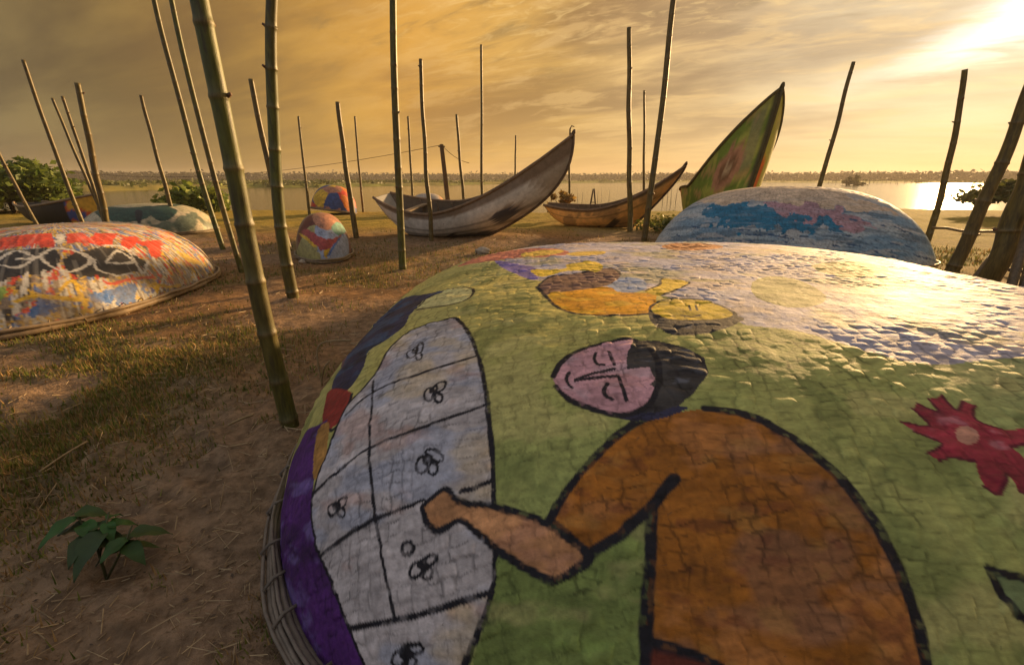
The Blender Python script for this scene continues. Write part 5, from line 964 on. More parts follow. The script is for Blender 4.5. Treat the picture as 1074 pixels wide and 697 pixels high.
# ------------------------------------------------------------------ wooden boats with raised prows
def wooden_boat(label, stern, tip, beam, z_mid, z_stern, rake_b, rake_s, power, colour_fn, inner_col, rail_col, wst=.35, thwarts=(.16, .36, .55), roll=0.0, pitch=0.0, lift=0.0, fullness=.62, stem_pow=1.4):
    stern, tip = Vector(stern), Vector(tip)
    flat = Vector((tip.x - stern.x, tip.y - stern.y))
    L, yaw = flat.length, math.atan2(flat.y, flat.x)
    mid = (stern + tip) / 2
    root = thing('wooden_boat', label, 'boat', (mid.x, mid.y, lift), yaw, 'wooden boats drawn up on the beach')
    root.rotation_euler = (roll, pitch, yaw)
    zt = tip.z - lift
    ns, nt = 64, 22

    def sheer(s):
        lo = z_mid + (z_stern - z_mid) * max(0, (.34 - s) / .34) ** 2
        return lo if s < .34 else z_mid + (zt - z_mid) * ((s - .34) / .66) ** power

    def width(s):
        if s > .42:
            return max(0.0, 1 - ((s - .42) / .58) ** 2.3) ** .9
        return wst + (1 - wst) * max(0, 1 - ((.42 - s) / .42) ** 2.1)

    def pt(s, t, side, inset=0.0):
        ph = t * math.pi / 2
        xb = L / 2 - rake_b * (math.sin(ph) ** stem_pow)
        xs = -L / 2 + rake_s * math.sin(ph)
        x = xs + (xb - xs) * s
        zk = .28 * z_stern * max(0, (.2 - s) / .2) ** 1.6
        z = zk + (sheer(s) - zk) * (1 - math.sin(ph))
        y = side * max(0, beam / 2 * width(s) - inset) * max(0, math.cos(ph)) ** fullness
        return Vector((x, y, z + inset * math.sin(ph)))
    mb = MB()
    for inset in (0.0, .035):
        V, C, F = [], [], []
        for i in range(ns + 1):
            s = i / ns
            for jj in range(-nt, nt + 1):
                t = 1 - abs(jj) / nt
                side = 1 if jj >= 0 else -1
                v = pt(s, t, side, inset)
                V.append(v)
                C.append(tuple(inner_col) if inset else tuple(colour_fn(s, t, side, v)))
        w = 2 * nt + 1
        for i in range(ns):
            for jj in range(w - 1):
                f = (i * w + jj, i * w + jj + 1, (i + 1) * w + jj + 1, (i + 1) * w + jj)
                F.append(f if inset else f[::-1])
        o = len(mb.v)
        mb.add(V, F)
        mb.c[o:] = C
    mb.build('hull', M_PAINT_OLD, root)
    tr = MB()                                             # flat stern board
    Vs = [pt(0, 1 - abs(jj) / nt, 1 if jj >= 0 else -1) for jj in range(-nt, nt + 1)]
    c0 = sum(Vs, Vector()) / len(Vs); c0.z = Vs[0].z
    o_ = len(Vs)
    VV = [v + Vector((-.015, 0, 0)) for v in Vs] + [v + Vector((.02, 0, 0)) for v in Vs]
    tr.add(VV, [tuple(range(o_)), tuple(range(2 * o_ - 1, o_ - 1, -1))] + [(a_, a_ + o_, a_ + o_ + 1, a_ + 1) for a_ in range(o_ - 1)] + [(o_ - 1, 2 * o_ - 1, o_, 0)], tuple(.45 * k_ for k_ in colour_fn(0, .3, 1, c0)))
    tr.build('stern_board', M_PAINT_OLD, root, smooth=False)
    g = MB()
    for side in (-1, 1):
        g.tube([pt(i / 60, 0, side) + Vector((0, side * .012, .012)) for i in range(60)] + [pt(.998, 0, side) + Vector((0, 0, .02))], [.034] * 52 + [.03] * 9, 8, rail_col)
    g.build('gunwale', M_WOOD, root)
    st = MB()
    st.tube([pt(1, i / 20, 1) + Vector((.012, 0, 0)) for i in range(19)], [.03 + .0008 * i for i in range(19)], 8, tuple(c * .7 for c in rail_col))
    st.tube([pt(1, 0, 1) + Vector((-.05, 0, -.05)), pt(1, 0, 1) + Vector((.015, 0, .06)), pt(1, 0, 1) + Vector((.03, 0, .11))], [.05, .042, .02], 8, tuple(c * .6 for c in rail_col))
    st.build('stem', M_WOOD, root)
    for i in range(1, 8):                                 # ribs inside
        s = .06 + i * .085
        rb_ = MB()
        rb_.tube([pt(s, 1 - abs(jj) / 8, 1 if jj >= 0 else -1, .05) for jj in range(-8, 9)], .022, 6, (.15, .10, .06))
        rb_.build('rib', M_WOOD, root)
    for s in thwarts:
        b = MB()
        z = sheer(s) - .10
        wv = beam * width(s) * .94
        b.box(((s - .5) * L + .1, 0, z), (.17, wv, .035), 0, (.24, .17, .10))
        b.build('thwart', M_WOOD, root, smooth=False)
    return root


def n3(v, fr, sd):
    return float(fbm(np.array([v.x * fr]), np.array([v.z * fr * 1.4 + v.y * .6]), sd, 4)[0])


def col_H(s, t, side, v):
    c = Vector((.66, .64, .60)) * (.75 + .5 * n3(v, 2.2, 3))
    if n3(v, 1.5, 7) > .56: c = c.lerp(Vector((.34, .26, .18)), .7)
    if min(abs(t - q_) for q_ in (.24, .42, .60)) < .012: c = c * .45
    if t < .10: c = c.lerp(Vector((.16, .10, .06)), .8)
    if t > .70 + .2 * (n3(v, 2, 9) - .5): c = c.lerp(Vector((.035, .04, .06)), .85)
    if .55 < s < .90 and .30 < t < .80 and n3(v, 1.6, 11) > .40: c = c.lerp(Vector((.015, .03, .075)), .92)
    return c


def col_I(s, t, side, v):
    c = Vector((.86, .46, .15)) * (.7 + .5 * n3(v, 2.2, 13))
    if n3(v, 1.8, 17) > .58: c = c.lerp(Vector((.20, .12, .06)), .6)
    if min(abs(t - q_) for q_ in (.27, .48, .68)) < .012: c = c * .5
    if t < .09: c = c.lerp(Vector((.12, .075, .05)), .85)
    if t > .86: c = c.lerp(Vector((.09, .055, .04)), .8)
    if .66 < s < .78 and t > .42 + (s - .66) * 1.2: c = c.lerp(Vector((.03, .024, .024)), .9)
    if .56 < s < .62 and t > .60 and n3(v, 3, 19) > .45: c = c.lerp(Vector((.04, .03, .03)), .9)
    return c


def col_J(s, t, side, v):
    c = Vector((.17, .27, .035)) * (.55 + .6 * n3(v, 2.0, 23))
    if n3(v, 2.3, 27) > .56: c = c.lerp(Vector((.42, .42, .08)), .7)
    if n3(v, 3.1, 29) > .60: c = c.lerp(Vector((.50, .30, .12)), .7)
    if side < 0:
        d1 = math.hypot((s - .80) / .11, (t - .22) / .13)
        if .55 < d1 < 1: c = Vector((.44, .22, .13))
        elif d1 <= .55: c = Vector((.20, .10, .05)) if d1 > .3 else Vector((.46, .33, .2))
        if s < .12: c = c.lerp(Vector((.42, .10, .03)), .85)
        if s > .978: c = c.lerp(Vector((.030, .026, .02)), .9)
        if .90 < s < .965 and .03 < t < .30: c = c.lerp(Vector((.26, .23, .14)), .6)
        if abs(s - .895) < .004 and t < .5: c = Vector((.03, .03, .02))
    else:
        c = c.lerp(Vector((.50, .46, .07)), .7)
        if .93 < s < .985 and .26 < t < .45: c = Vector((.62, .12, .02))
    return c


wooden_boat('big white weathered wooden boat with high curved prow and dark underside', at(403, 201, 12.1), at(604, 142, 10.55), 1.7, .64, .92, 2.1, .40, 1.6, col_H, (.12, .085, .055), (.20, .13, .08), wst=.42, lift=.0, roll=.13, stem_pow=2.3)
wooden_boat('low orange tan wooden boat with pointed prow, right of the white boat', at(573, 214, 14.3), at(719, 174, 12.9), 1.25, .52, .60, 1.3, .35, 1.8, col_I, (.12, .08, .05), (.16, .10, .06), lift=-.02, roll=.06, stem_pow=1.25)
wooden_boat('green painted boat with steep upright prow rising behind the blue boat', at(730, 197, 13.2), at(820, 93, 9.9), 1.45, 1.15, 1.05, 1.0, .45, 1.3, col_J, (.06, .05, .03), (.09, .075, .03), wst=.6, thwarts=(.2, .4), lift=-.03, fullness=.5, stem_pow=1.25)


def col_G(s, t, side, v):
    c = Vector((.012, .010, .010)) * (.7 + .6 * n3(v, 2.5, 33))
    if s > .80:
        k_ = n3(v, 2.2, 37)
        c = Vector((.62, .36, .04)) if k_ > .54 else Vector((.55, .10, .03)) if k_ > .44 else Vector((.05, .08, .25))
    return c


wooden_boat('black wooden boat with painted red and yellow bow, near left tree', at(30, 213, 15.2), at(101, 204, 12.9), 1.3, .55, .62, .35, .4, 1.7, col_G, (.10, .075, .05), (.24, .17, .10), wst=.5, thwarts=(.3,), lift=-.02)

# ------------------------------------------------------------------ bamboo poles
POLES = [   # base pixel, top pixel, width in pixels, depth (None: from the base pixel), bow, label
    ((304, 448), (213, -4), 21, None, .03, 'thickest green bamboo pole, closest to camera, leaning left beside huge mural boat', 1.3),
    ((308, 315), (298, -4), 14, None, .15, 'crooked bamboo pole standing just behind the thickest green pole', 1.25),
    ((303, 262), (263, 83), 7, None, .03, 'short stubby pole half hidden behind the crooked pole', 1),
    ((325, 226), (313, 122), 3, None, .01, 'thin pole left of the orange and navy boat at the waterline', 1),
    ((374, 250), (354, 107), 6, None, .02, 'dark pole just right of the two small patchwork boats', 1),
    ((381, 222), (372, 122), 2.6, None, .01, 'very thin pole rising by the water right of the small orange boat', 1),
    ((234, 262), (165, -4), 6.5, None, .06, 'tall slim pole, left one of the parallel pair running out of the top', 1.25),
    ((254, 286), (183, -4), 6.5, None, .06, 'tall slim pole, right one of the parallel pair running out of the top', 1.25),
    ((188, 244), (148, 100), 5, None, .03, 'leaning pole in front of the green blotched white boat', 1),
    ((88, 236), (24, 63), 5.5, 8.6, .03, 'long pole leaning left in front of the black boat', 1),
    ((112, 236), (81, 87), 8, 8.6, .0, 'stout brown pole at the red and yellow bow, beside crossed poles', 1),
    ((109, 224), (55, 103), 4, 10.5, .05, 'thinner left one of two crossed slanting poles behind the stout brown pole', 1),
    ((107, 226), (65, 101), 4.5, 10.2, -.02, 'right one of two crossed slanting poles behind the stout brown pole', 1),
    ((38, 234), (0, 163), 5, 9.5, .02, 'short slanting pole in front of the leafy tree at far left', 1.1),
    ((423, 284), (414, -4), 8.5, None, .03, 'tall dark pole crossing the stern of the white wooden boat', 1.25),
    ((453, 248), (441, 62), 5, 10.3, .03, 'slender pole standing in front of the white wooden boat', 1),
    ((434, 224), (428, 122), 2.8, 19, .01, 'faint thin pole behind the stern of the white wooden boat', 1),
    ((488, 222), (479, 120), 3.4, 18, .03, 'thin pole behind the middle of the white wooden boat, flared foot', 1),
    ((506, 224), (505, 47), 3.2, 17.5, .01, 'tall straight thin pole behind the middle of the white wooden boat', 1),
    ((540, 219), (541, 142), 2.2, 20, .01, 'shortest thin pole rising behind the white boat below its prow', 1),
    ((597, 221), (598, 135), 2.6, 19.5, .01, 'thin pole with hooked tip right beside the raised white prow', 1),
    ((661, 236), (660, 29), 6, 12.2, .01, 'straight dark pole in front of the orange tan boat', 1),
    ((675, 222), (676, 95), 3, 18, .0, 'thin pole behind the orange tan boat between two thicker poles', 1),
    ((676, 251), (706, -4), 7, None, -.02, 'tall pole leaning right across the orange boat bow, out of the top', 1.25),
    ((856, 203), (895, 65), 5.5, 10.6, -.03, 'pole leaning right behind the blue boat, above the water', 1),
    ((975, 242), (1012, 73), 8, 10.5, -.10, 'bent pole leaning right, between blue boat and bright water', 1),
    ((998, 286), (1080, 92), 16, None, -.05, 'heavy dark pole leaning right near the right edge', 1.15),
    ((1035, 300), (1110, 90), 26, None, -.06, 'thickest dark post leaning out at the right edge', 1.1),
]


def bamboo_pole(base_px, top_px, wpx, depth, bow, label, extend, idx):
    base = on_ground(*base_px) if depth is None else at(base_px[0], base_px[1], depth)
    base.z = 0 if depth is None else base.z
    top = at(top_px[0], top_px[1], base.y)
    if depth is not None:                                  # carry the line down to the sand
        d = (top - base)
        base = base - d * (base.z / d.z)
    top = base + (top - base) * extend
    fwd = Vector((0, math.cos(PITCH), -math.sin(PITCH)))
    mid_ = base.lerp(top, .4) - EYE
    r0 = wpx / 2 / FOCAL * mid_.dot(fwd) * (mid_.dot(fwd) / mid_.length) ** .7
    g = random.Random(100 + idx)
    ax = top - base
    L = ax.length
    side = ax.cross(Vector((0, 1, 0))).normalized() * L * bow * .28
    t_obj = bpy.data.objects
    mb = MB()
    step = max(.16, r0 * 5.2)
    nseg = max(10, int(L / .045))
    nodes, h = [], g.uniform(.04, .15)
    while h < L:
        nodes.append(h); h += step * g.uniform(.85, 1.25) * (1 + .25 * h / L)
    ts = set(i / nseg for i in range(nseg + 1))
    for h in nodes:
        for d in (-.013, -.006, 0, .006, .013):
            ts.add(min(max((h + d * (1 + r0 * 8)) / L, 0), 1))
    ts = [-.25 / L] + sorted(ts)
    wob = [(g.uniform(-1, 1), g.uniform(0, 6.28), g.uniform(1.5, 4)) for _ in range(4)]
    pts, rad_, cols = [], [], []
    green = Vector((.070, .082, .012)) if idx in (0, 1, 6, 7, 14) else Vector((.105, .080, .020))
    brown = Vector((.100, .064, .018))
    v2 = ax.cross(side if side.length > 1e-6 else Vector((1, 0, 0))).normalized()
    v1 = ax.cross(v2).normalized()
    for t in ts:
        off = side * 4 * t * (1 - t)
        for k_, (a_, ph, fq) in enumerate(wob):
            off = off + (v1 if k_ % 2 else v2) * a_ * r0 * .16 * math.sin(ph + fq * t * 5)
        pts.append(ax * t + off)
        dn = min((abs(t * L - h) for h in nodes), default=1)
        e = math.exp(-(dn / (.010 + r0 * .06)) ** 2)
        rad_.append(r0 * (1.06 - .30 * max(t, 0)) * (1 + (.12 if wpx > 12 else .07) * e))
        m_ = .5 + .5 * math.sin(t * 7 + idx * 1.7)
        c = green.lerp(brown, m_ * .6)
        c = c.lerp(Vector((.16, .11, .055)), .5 * e)
        if dn < .05 and t * L - min(nodes, key=lambda h: abs(t * L - h)) > .012: c = c.lerp(Vector((.12, .12, .07)), .3)
        cols.append(tuple(c))
    mb.tube(pts, rad_, 14 if wpx > 9 else 9, cap=True, cols=cols)
    for h in nodes[1:]:                                    # cut branch stubs at some nodes
        if g.random() < .45:
            t = h / L
            p0 = ax * t + side * 4 * t * (1 - t)
            an = g.uniform(0, 6.28)
            d = (v1 * math.cos(an) + v2 * math.sin(an))
            mb.tube([p0 + d * r0 * .8, p0 + d * r0 * 1.35 + ax.normalized() * r0 * .25], [r0 * .26, r0 * .17], 6, (.13, .06, .03))
    if 'hooked' in label:
        e_ = pts[-1]
        mb.tube([e_, e_ + Vector((.05, 0, .10)), e_ + Vector((.16, 0, .07))], [.03, .025, .02], 6, tuple(brown))
    o = mb.build('bamboo_pole', M_BAMBOO)
    o.location = base
    tag(o, label, 'pole', 'bamboo poles standing in the sand')
    return base, top


ends = [bamboo_pole(*p_, i) for i, p_ in enumerate(POLES)]

# squared timber post with a wire, by the water
tb = at(471, 216, 20.5); tb.z = -.12
tt = at(463, 152, 20.5)
mb = MB(); mb.tube([Vector((0, 0, -.3)), (tt - tb) * .5, tt - tb, (tt - tb) * 1.01], [.10, .095, .085, .06], 4, (.10, .062, .035))
mb.tube([(tt - tb) * .97 + Vector((-.14, 0, .02)), (tt - tb) * .97 + Vector((.14, 0, .02))], .03, 6, (.08, .05, .03))
po = mb.build('timber_post', M_WOOD, smooth=False); po.location = tb
tag(po, 'square brown timber post carrying a thin wire, behind the white wooden boat', 'post')
mb = MB()
far_l = at(48, 176, 33.0)
pts = [tt.lerp(far_l, i / 30) - Vector((0, 0, .9 * 4 * (i / 30) * (1 - i / 30))) for i in range(31)]
nxt = at(492, 171, 19.0)
pts = [nxt] + [tt.lerp(nxt, 1 - i / 8) - Vector((0, 0, .12 * 4 * (i / 8) * (1 - i / 8))) for i in range(1, 8)] + pts
mb.tube([p_ - tt for p_ in pts], .011, 5, (.10, .07, .04))
wi = mb.build('wire', M_WOOD); wi.location = tt
tag(wi, 'thin sagging wire strung from the timber post towards the far left', 'wire')

# small trestle of two crossed poles behind the orange boat
b0 = at(622, 212, 19.5); b0.z = -.05
mb = MB()
for sx in (-1, 1):
    mb.tube([Vector((sx * .17, 0, -.1)), Vector((sx * .02, .02 * sx, .98))], .035, 7, (.07, .045, .025))
mb.tube([Vector((-.10, 0, .45)), Vector((.10, 0, .45))], .02, 6, (.07, .045, .025))
o = mb.build('trestle', M_WOOD); o.location = b0
tag(o, 'small dark A shaped trestle of poles behind the orange tan boat', 'trestle')

# low bamboo fence at the right edge
f0 = on_ground(1024, 294)
fence = thing('bamboo_fence', 'low dark bamboo rail fence with short posts at the right edge', 'fence', f0)
for a_, b_, r_ in [(at(978, 239, 9.6), at(1120, 250, 7.6), .026), (at(1046, 283, 6.6), at(1130, 285, 6.0), .026)]:
    mb = MB(); mb.tube([(a_.lerp(b_, i / 8) - f0 + Vector((0, 0, .02 * math.sin(i * 2)))) for i in range(9)], r_, 8, (.13, .09, .05)); mb.build('rail', M_BAMBOO, fence)
for a_, b_, r_ in [(on_ground(1022, 294), at(1043, 266, 6.4), .05), (on_ground(1056, 316), at(1082, 226, 5.6), .045), (on_ground(1068, 318), at(1086, 250, 5.5), .035)]:
    mb = MB(); mb.tube([(a_ - f0).lerp(b_ - f0, t) for t in (-.1, .35, .7, 1)], r_, 8, (.09, .062, .035)); mb.build('post', M_BAMBOO, fence)

# fishing stakes out in the lagoon
sm = MB(); sm.tube([Vector((0, 0, -.6)), Vector((.02, 0, .6)), Vector((0, .03, 1.9))], [.055, .05, .035], 6, (.10, .075, .045))
proto = sm.build('fishing_stake', M_BAMBOO)
g = random.Random(8)
spots = []
for i in range(22):
    spots.append((870 + i * 4.3 + g.uniform(-1.5, 1.5), 150 + g.uniform(-20, 25), 1.0, 'thin fishing stake in the long row far out on the bright water at right'))
for x_ in (563, 571, 580, 588, 606, 612, 628, 633, 640):
    spots.append((x_ + g.uniform(-1, 1), 31 + g.uniform(-3, 6), .42, 'thin fishing stake in the water beyond the gap between two wooden boats'))
for x_ in (697, 702, 706, 711):
    spots.append((x_, 33 + g.uniform(-3, 3), .55, 'thin fishing stake in the water between the orange boat prow and the green boat'))
for i, (x_, Y_, sc, lab) in enumerate(spots):
    o = proto if i == 0 else proto.copy()
    if i:
        COL.objects.link(o)
    p_ = at(x_, 190, Y_)
    o.location = (p_.x, Y_, WATER_Z)
    o.scale = (sc * .6 if Y_ < 60 else 1.2, sc * .6 if Y_ < 60 else 1.2, sc * g.uniform(.7, 1.25))
    o.rotation_euler = (g.uniform(-.08, .08), g.uniform(-.1, .1), g.uniform(0, 6))
    tag(o, lab, 'stake', 'fishing stakes in the lagoon')


# ------------------------------------------------------------------ trees and bushes
def tree(name, label, cat, base, h, spread, n_clump, leaves, size, lo, hi, seed, trunk_h=.35, flat=.7, low=.25):
    g = np.random.default_rng(seed)
    root = thing(name, label, cat, base)
    mb = MB()
    top = Vector((g.normal() * .1 * spread, g.normal() * .1 * spread, h * trunk_h))
    mb.tube([Vector((0, 0, -.15)), top * .5, top], [.05 * h ** .7, .042 * h ** .7, .034 * h ** .7], 9)
    C_ = []
    for i in range(n_clump):
        an = g.uniform(0, 2 * np.pi); rr_ = spread * np.sqrt(g.uniform(0, 1))
        zz = h * g.uniform(low, 1.0) * (1 - .35 * (rr_ / spread) ** 2)
        C_.append((rr_ * np.cos(an), rr_ * np.sin(an), zz))
    for c_ in C_[:max(5, n_clump // 3)]:
        e = Vector(c_); mid = top.lerp(e, .5) + Vector((0, 0, -.04 * h))
        mb.tube([top * .85, mid, e], [.022 * h ** .7, .014 * h ** .7, .005], 6)
    mb.build('trunk', M_BARK, root)
    P_ = []
    for c_ in C_:
        rad_ = spread * g.uniform(.20, .36)
        P_.append(np.array(c_) + g.normal(size=(leaves, 3)) * rad_ * np.array([.55, .55, .55 * flat]))
    P_ = np.concatenate(P_)
    P_ = P_[P_[:, 2] > .03]
    V, F = leaf_quads(P_, size, seed=seed)
    mesh_np('crown', V, F, M_LEAF, root, smooth=False, colors=leaf_colors(len(P_), lo, hi, seed))
    return root


pT = at(8, 200, 19.5); pT.z = 0
tree('leafy_tree', 'dense dark green leafy tree by the shore at far left', 'tree', pT, 2.1, 1.85, 46, 330, .17, (.06, .10, .015), (.20, .25, .045), 3, .25)
pB = at(203, 205, 19.8); pB.z = 0
tree('shore_bush', 'low bright green bush at the water beyond the green blotched boat', 'bush', pB, .85, 1.15, 22, 170, .16, (.10, .15, .02), (.28, .32, .06), 4, .3)
pR = at(1078, 200, 17.0); pR.z = 0
tree('spreading_tree', 'small flat topped tree against the bright water at right edge', 'tree', pR, 1.2, 1.7, 26, 110, .15, (.04, .05, .012), (.12, .13, .03), 5, .55, .35, .62)
pW = at(895, 200, 120.0); pW.z = WATER_Z
tree('water_bush', 'tiny dark bush standing far out in the lagoon', 'bush', pW, 1.9, 2.0, 12, 40, .5, (.03, .035, .012), (.08, .08, .02), 6, .4)
pD = at(590, 215, 15.5); pD.z = 0
tree('dry_bush', 'small dry golden bush behind the raised white prow', 'bush', pD, .95, .42, 14, 60, .09, (.16, .10, .025), (.34, .22, .06), 7, .4)
pG = at(700, 232, 12.6); pG.z = 0
tree('grass_tuft', 'low green weed clump under the orange boat prow', 'weed', pG, .22, .8, 18, 60, .07, (.06, .08, .015), (.15, .16, .04), 9, .4)


# broad-leaved seedling in the foreground
def leaf_blade(mb, base, direction, length, width, droop, col):
    d = Vector(direction).normalized()
    s = d.cross(Vector((0, 0, 1)))
    s = s.normalized() if s.length > .05 else Vector((1, 0, 0))
    V, F = [], []
    n = 8
    for i in range(n + 1):
        t = i / n
        w = width * math.sin(math.pi * min(1, t ** .72)) ** .85 * (1 - .25 * t)
        c = Vector(base) + d * length * t + Vector((0, 0, -droop * length * t * t))
        for k_ in (-1, -.5, 0, .5, 1):
            V.append(c + s * w * .5 * k_ + Vector((0, 0, abs(k_) * w * .16 + .005 * math.sin(t * 14 + k_ * 2 + length * 300))))
    for i in range(n):
        for j in range(4):
            F.append((i * 5 + j, i * 5 + j + 1, i * 5 + j + 6, i * 5 + j + 5))
    mb.add(V, F, col)


ps = on_ground(112, 607)
seedling = thing('seedling', 'young plant with broad dark green leaves in shaded sand at lower left', 'plant', ps)
seedling.scale = (1.12, 1.12, .72)
g = random.Random(12)
M_PLANT = material('seedling_leaf', .5, .4, .22, 18, .3, 60, .002, trans=.25)
sb = MB()
stems = [(Vector((0, 0, 0)), Vector((-.05, .05, .17)), Vector((-.14, .10, .25))), (Vector((0, 0, 0)), Vector((.05, .03, .14)), Vector((.06, .07, .22))), (Vector((-.03, .03, .10)), Vector((-.02, .06, .2)), Vector((-.03, .1, .26)))]
for s_ in stems:
    sb.tube(list(s_), [.0045, .0035, .0025], 6, (.07, .075, .03))
sb.build('stem', M_PLANT, seedling)
for si, s_ in enumerate(stems):
    for k_ in range(9 if si == 0 else 6):
        an = k_ * 2.4 + si * 1.1
        t = -.1 + 1.1 * (k_ / 8)
        p0 = s_[1].lerp(s_[2], max(-.3, min(1, t)))
        lb = MB()
        leaf_blade(lb, p0, (math.cos(an), math.sin(an), g.uniform(-.1, .5)), (ll := g.uniform(.055, .125)), ll * g.uniform(.62, .8), g.uniform(.5, 1.25), (.035, .085 + g.uniform(-.03, .03), .02))
        lb.build('leaf', M_PLANT, seedling)

# ------------------------------------------------------------------ grass, straw, stones, canes
free = lambda x, y: np.min([hull_r(q, x, y) for q in HULLS.values()], 0) > 1.03
n = 1300000
rr_ = np.exp(rng.uniform(np.log(1.0), np.log(13), n)); aa = np.radians(rng.uniform(-66, 66, n))
gx, gy = rr_ * np.sin(aa), rr_ * np.cos(aa)
keep = (rng.uniform(0, 1, n) < (green_mask(gx, gy) ** 1.2 * .55 + .07 * sstep(fbm(gx * 3, gy * 3, 77, 3), .5, .65)) * np.clip(1.5 / rr_ * 2.0, .10, 1)) & free(gx, gy)
gx, gy, rr_ = gx[keep], gy[keep], rr_[keep]
n = len(gx)
gz = ground_z(gx, gy)
yaw = rng.uniform(0, 2 * np.pi, n); ln = rng.uniform(.015, .05, n) * (.8 + rr_ * .06); wd = rng.uniform(.0022, .0045, n) * (.7 + rr_ * .22)
lean = rng.uniform(.3, 1.6, n)
dx, dy = np.cos(yaw), np.sin(yaw)
b1 = np.stack([gx - dy * wd, gy + dx * wd, gz - .004], 1); b2 = np.stack([gx + dy * wd, gy - dx * wd, gz - .004], 1)
tp = np.stack([gx + dx * ln * lean * .6, gy + dy * ln * lean * .6, gz + ln / (.6 + .5 * lean)], 1)
V = np.stack([b1, b2, tp], 1).reshape(-1, 3)
t = rng.uniform(0, 1, n)
gcol = lerp((.08, .11, .02), (.21, .20, .05), t)
strawy = rng.uniform(0, 1, n) < .42
gcol[strawy] = lerp((.20, .12, .05), (.40, .26, .11), t[strawy])
grass = mesh_np('grass', V, np.arange(3 * n).reshape(-1, 3), M_GRASS, smooth=False, colors=np.repeat(gcol, 3, 0))
tag(grass, 'short patchy grass growing over the sand', 'grass', kind='stuff')

n = 4500
rr_ = np.exp(rng.uniform(np.log(1.1), np.log(11), n)); aa = np.radians(rng.uniform(-64, 30, n))
gx, gy = rr_ * np.sin(aa), rr_ * np.cos(aa)
ok = free(gx, gy); gx, gy, rr_ = gx[ok], gy[ok], rr_[ok]; n = len(gx)
yaw = rng.uniform(0, 2 * np.pi, n); ln = rng.exponential(.016, n) + .008; wd = rng.uniform(.0010, .0022, n) * (.7 + rr_ * .15)
dx, dy = np.cos(yaw), np.sin(yaw)
e0 = np.stack([gx - dx * ln, gy - dy * ln], 1); e1 = np.stack([gx + dx * ln, gy + dy * ln], 1)
z0, z1 = ground_z(e0[:, 0], e0[:, 1]) + .006, ground_z(e1[:, 0], e1[:, 1]) + .006 + rng.uniform(0, .02, n)
sx, sy = -dy * wd, dx * wd
up_ = wd * 1.6
V = np.stack([np.c_[e0[:, 0] + sx, e0[:, 1] + sy, z0], np.c_[e0[:, 0] - sx, e0[:, 1] - sy, z0], np.c_[e0, z0 + up_],
              np.c_[e1[:, 0] + sx, e1[:, 1] + sy, z1], np.c_[e1[:, 0] - sx, e1[:, 1] - sy, z1], np.c_[e1, z1 + up_]], 1).reshape(-1, 3)
o_ = (np.arange(n) * 6)[:, None]
F = np.concatenate([o_ + np.array([[0, 1, 4, 3]]), o_ + np.array([[1, 2, 5, 4]]), o_ + np.array([[2, 0, 3, 5]])])
scol = np.repeat(lerp((.22, .15, .08), (.44, .33, .19), rng.uniform(0, 1, n)), 6, 0)
straw = mesh_np('dry_straw', V, F, M_CANE, smooth=False, colors=scol)
tag(straw, 'dry straw and leaf litter scattered over the sand', 'litter', kind='stuff')


n = 3600
rr_ = np.exp(rng.uniform(np.log(1.0), np.log(10), n)); aa = np.radians(rng.uniform(-64, 64, n))
lx, ly = rr_ * np.sin(aa), rr_ * np.cos(aa)
ok = free(lx, ly) & (fbm(lx * 1.4, ly * 1.4, 83, 3) > .45); lx, ly, rr_ = lx[ok], ly[ok], rr_[ok]
V, F = leaf_quads(np.stack([lx, ly, ground_z(lx, ly) + .007], 1), .012, seed=15)
V = V.reshape(-1, 4, 3); cz = V[:, :, 2].mean(1, keepdims=True); V[:, :, 2] = cz + (V[:, :, 2] - cz) * .3
litter = mesh_np('leaf_litter', V.reshape(-1, 3), F, M_CANE, smooth=False, colors=leaf_colors(len(lx), (.05, .03, .016), (.24, .15, .07), 16))
tag(litter, 'small dead leaves and chips scattered over the sand', 'litter', kind='stuff')


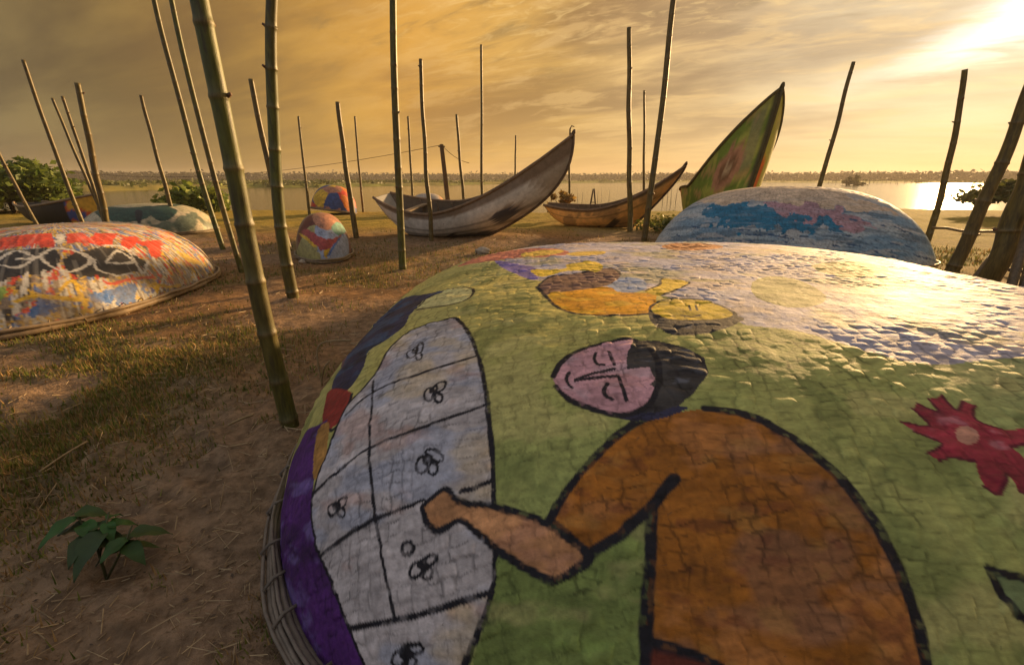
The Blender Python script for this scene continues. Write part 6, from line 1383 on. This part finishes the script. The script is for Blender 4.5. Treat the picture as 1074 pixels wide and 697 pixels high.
def cane(label, pts, r_, cat='cane'):
    mb = MB()
    p0 = Vector(pts[0])
    P_ = [Vector(p_) for p_ in pts]
    S_ = []
    for i in range(len(P_) - 1):
        a_, b_, c_, d_ = P_[max(i - 1, 0)], P_[i], P_[i + 1], P_[min(i + 2, len(P_) - 1)]
        for k_ in range(6):
            t = k_ / 6
            S_.append(.5 * ((2 * b_) + (c_ - a_) * t + (2 * a_ - 5 * b_ + 4 * c_ - d_) * t * t + (3 * b_ - a_ - 3 * c_ + d_) * t ** 3))
    S_.append(P_[-1])
    mb.tube([s_ - p0 for s_ in S_], r_, 7, (.26, .19, .10))
    o = mb.build(label.split('|')[0], M_CANE); o.location = p0
    return tag(o, label.split('|')[1], cat)


yb = on_ground(338, 404).y
cane('bent_cane|thin arched strip of cane stuck in the sand beside the mural boat', [on_ground(338, 404), at(333, 375, yb), at(336, 361, yb), at(350, 357, yb), at(368, 357, yb)], .006)
cane('twig|pale curled twig beside the arched cane strip', [on_ground(338, 398), at(340, 386, yb), at(346, 378, yb)], .005, 'twig')
q0, q1 = on_ground(240, 449), on_ground(266, 438)
cane('fallen_twig|straight pale twig lying on sand left of the thickest pole', [q0 + Vector((0, 0, .02)), q0.lerp(q1, .5) + Vector((0, 0, .025)), q1 + Vector((0, 0, .02))], .007, 'twig')
q0, q1 = on_ground(44, 500), on_ground(93, 468)
cane('fallen_twig|long straight straw stalk lying on the grass above the seedling', [q0 + Vector((0, 0, .03)), q0.lerp(q1, .5) + Vector((0, 0, .035)), q1 + Vector((0, 0, .03))], .005, 'twig')


def stone(label, px, py, s, seed):
    import bmesh
    bm = bmesh.new(); bmesh.ops.create_icosphere(bm, subdivisions=3, radius=1)
    g = random.Random(seed); ph = [g.uniform(0, 6) for _ in range(6)]
    for v in bm.verts:
        c = v.co
        k_ = 1 + .18 * math.sin(c.x * 3 + ph[0]) + .15 * math.sin(c.y * 4 + ph[1]) + .10 * math.sin(c.z * 6 + c.x * 4 + ph[2])
        v.co = Vector((c.x * s[0], c.y * s[1], c.z * s[2])) * k_
    me = bpy.data.meshes.new('stone'); bm.to_mesh(me); bm.free()
    me.polygons.foreach_set('use_smooth', [True] * len(me.polygons))
    me.materials.append(M_STONE)
    o = bpy.data.objects.new('stone', me); COL.objects.link(o)
    o.location = on_ground(px, py) + Vector((0, 0, s[2] * .6))
    tag(o, label, 'stone')


stone('pale lump lying on sand behind the top left of the mural boat', 506, 265, (.16, .09, .06), 3)
stone('pale lump beside the foot of the small patchwork boat', 320, 275, (.08, .05, .035), 5)
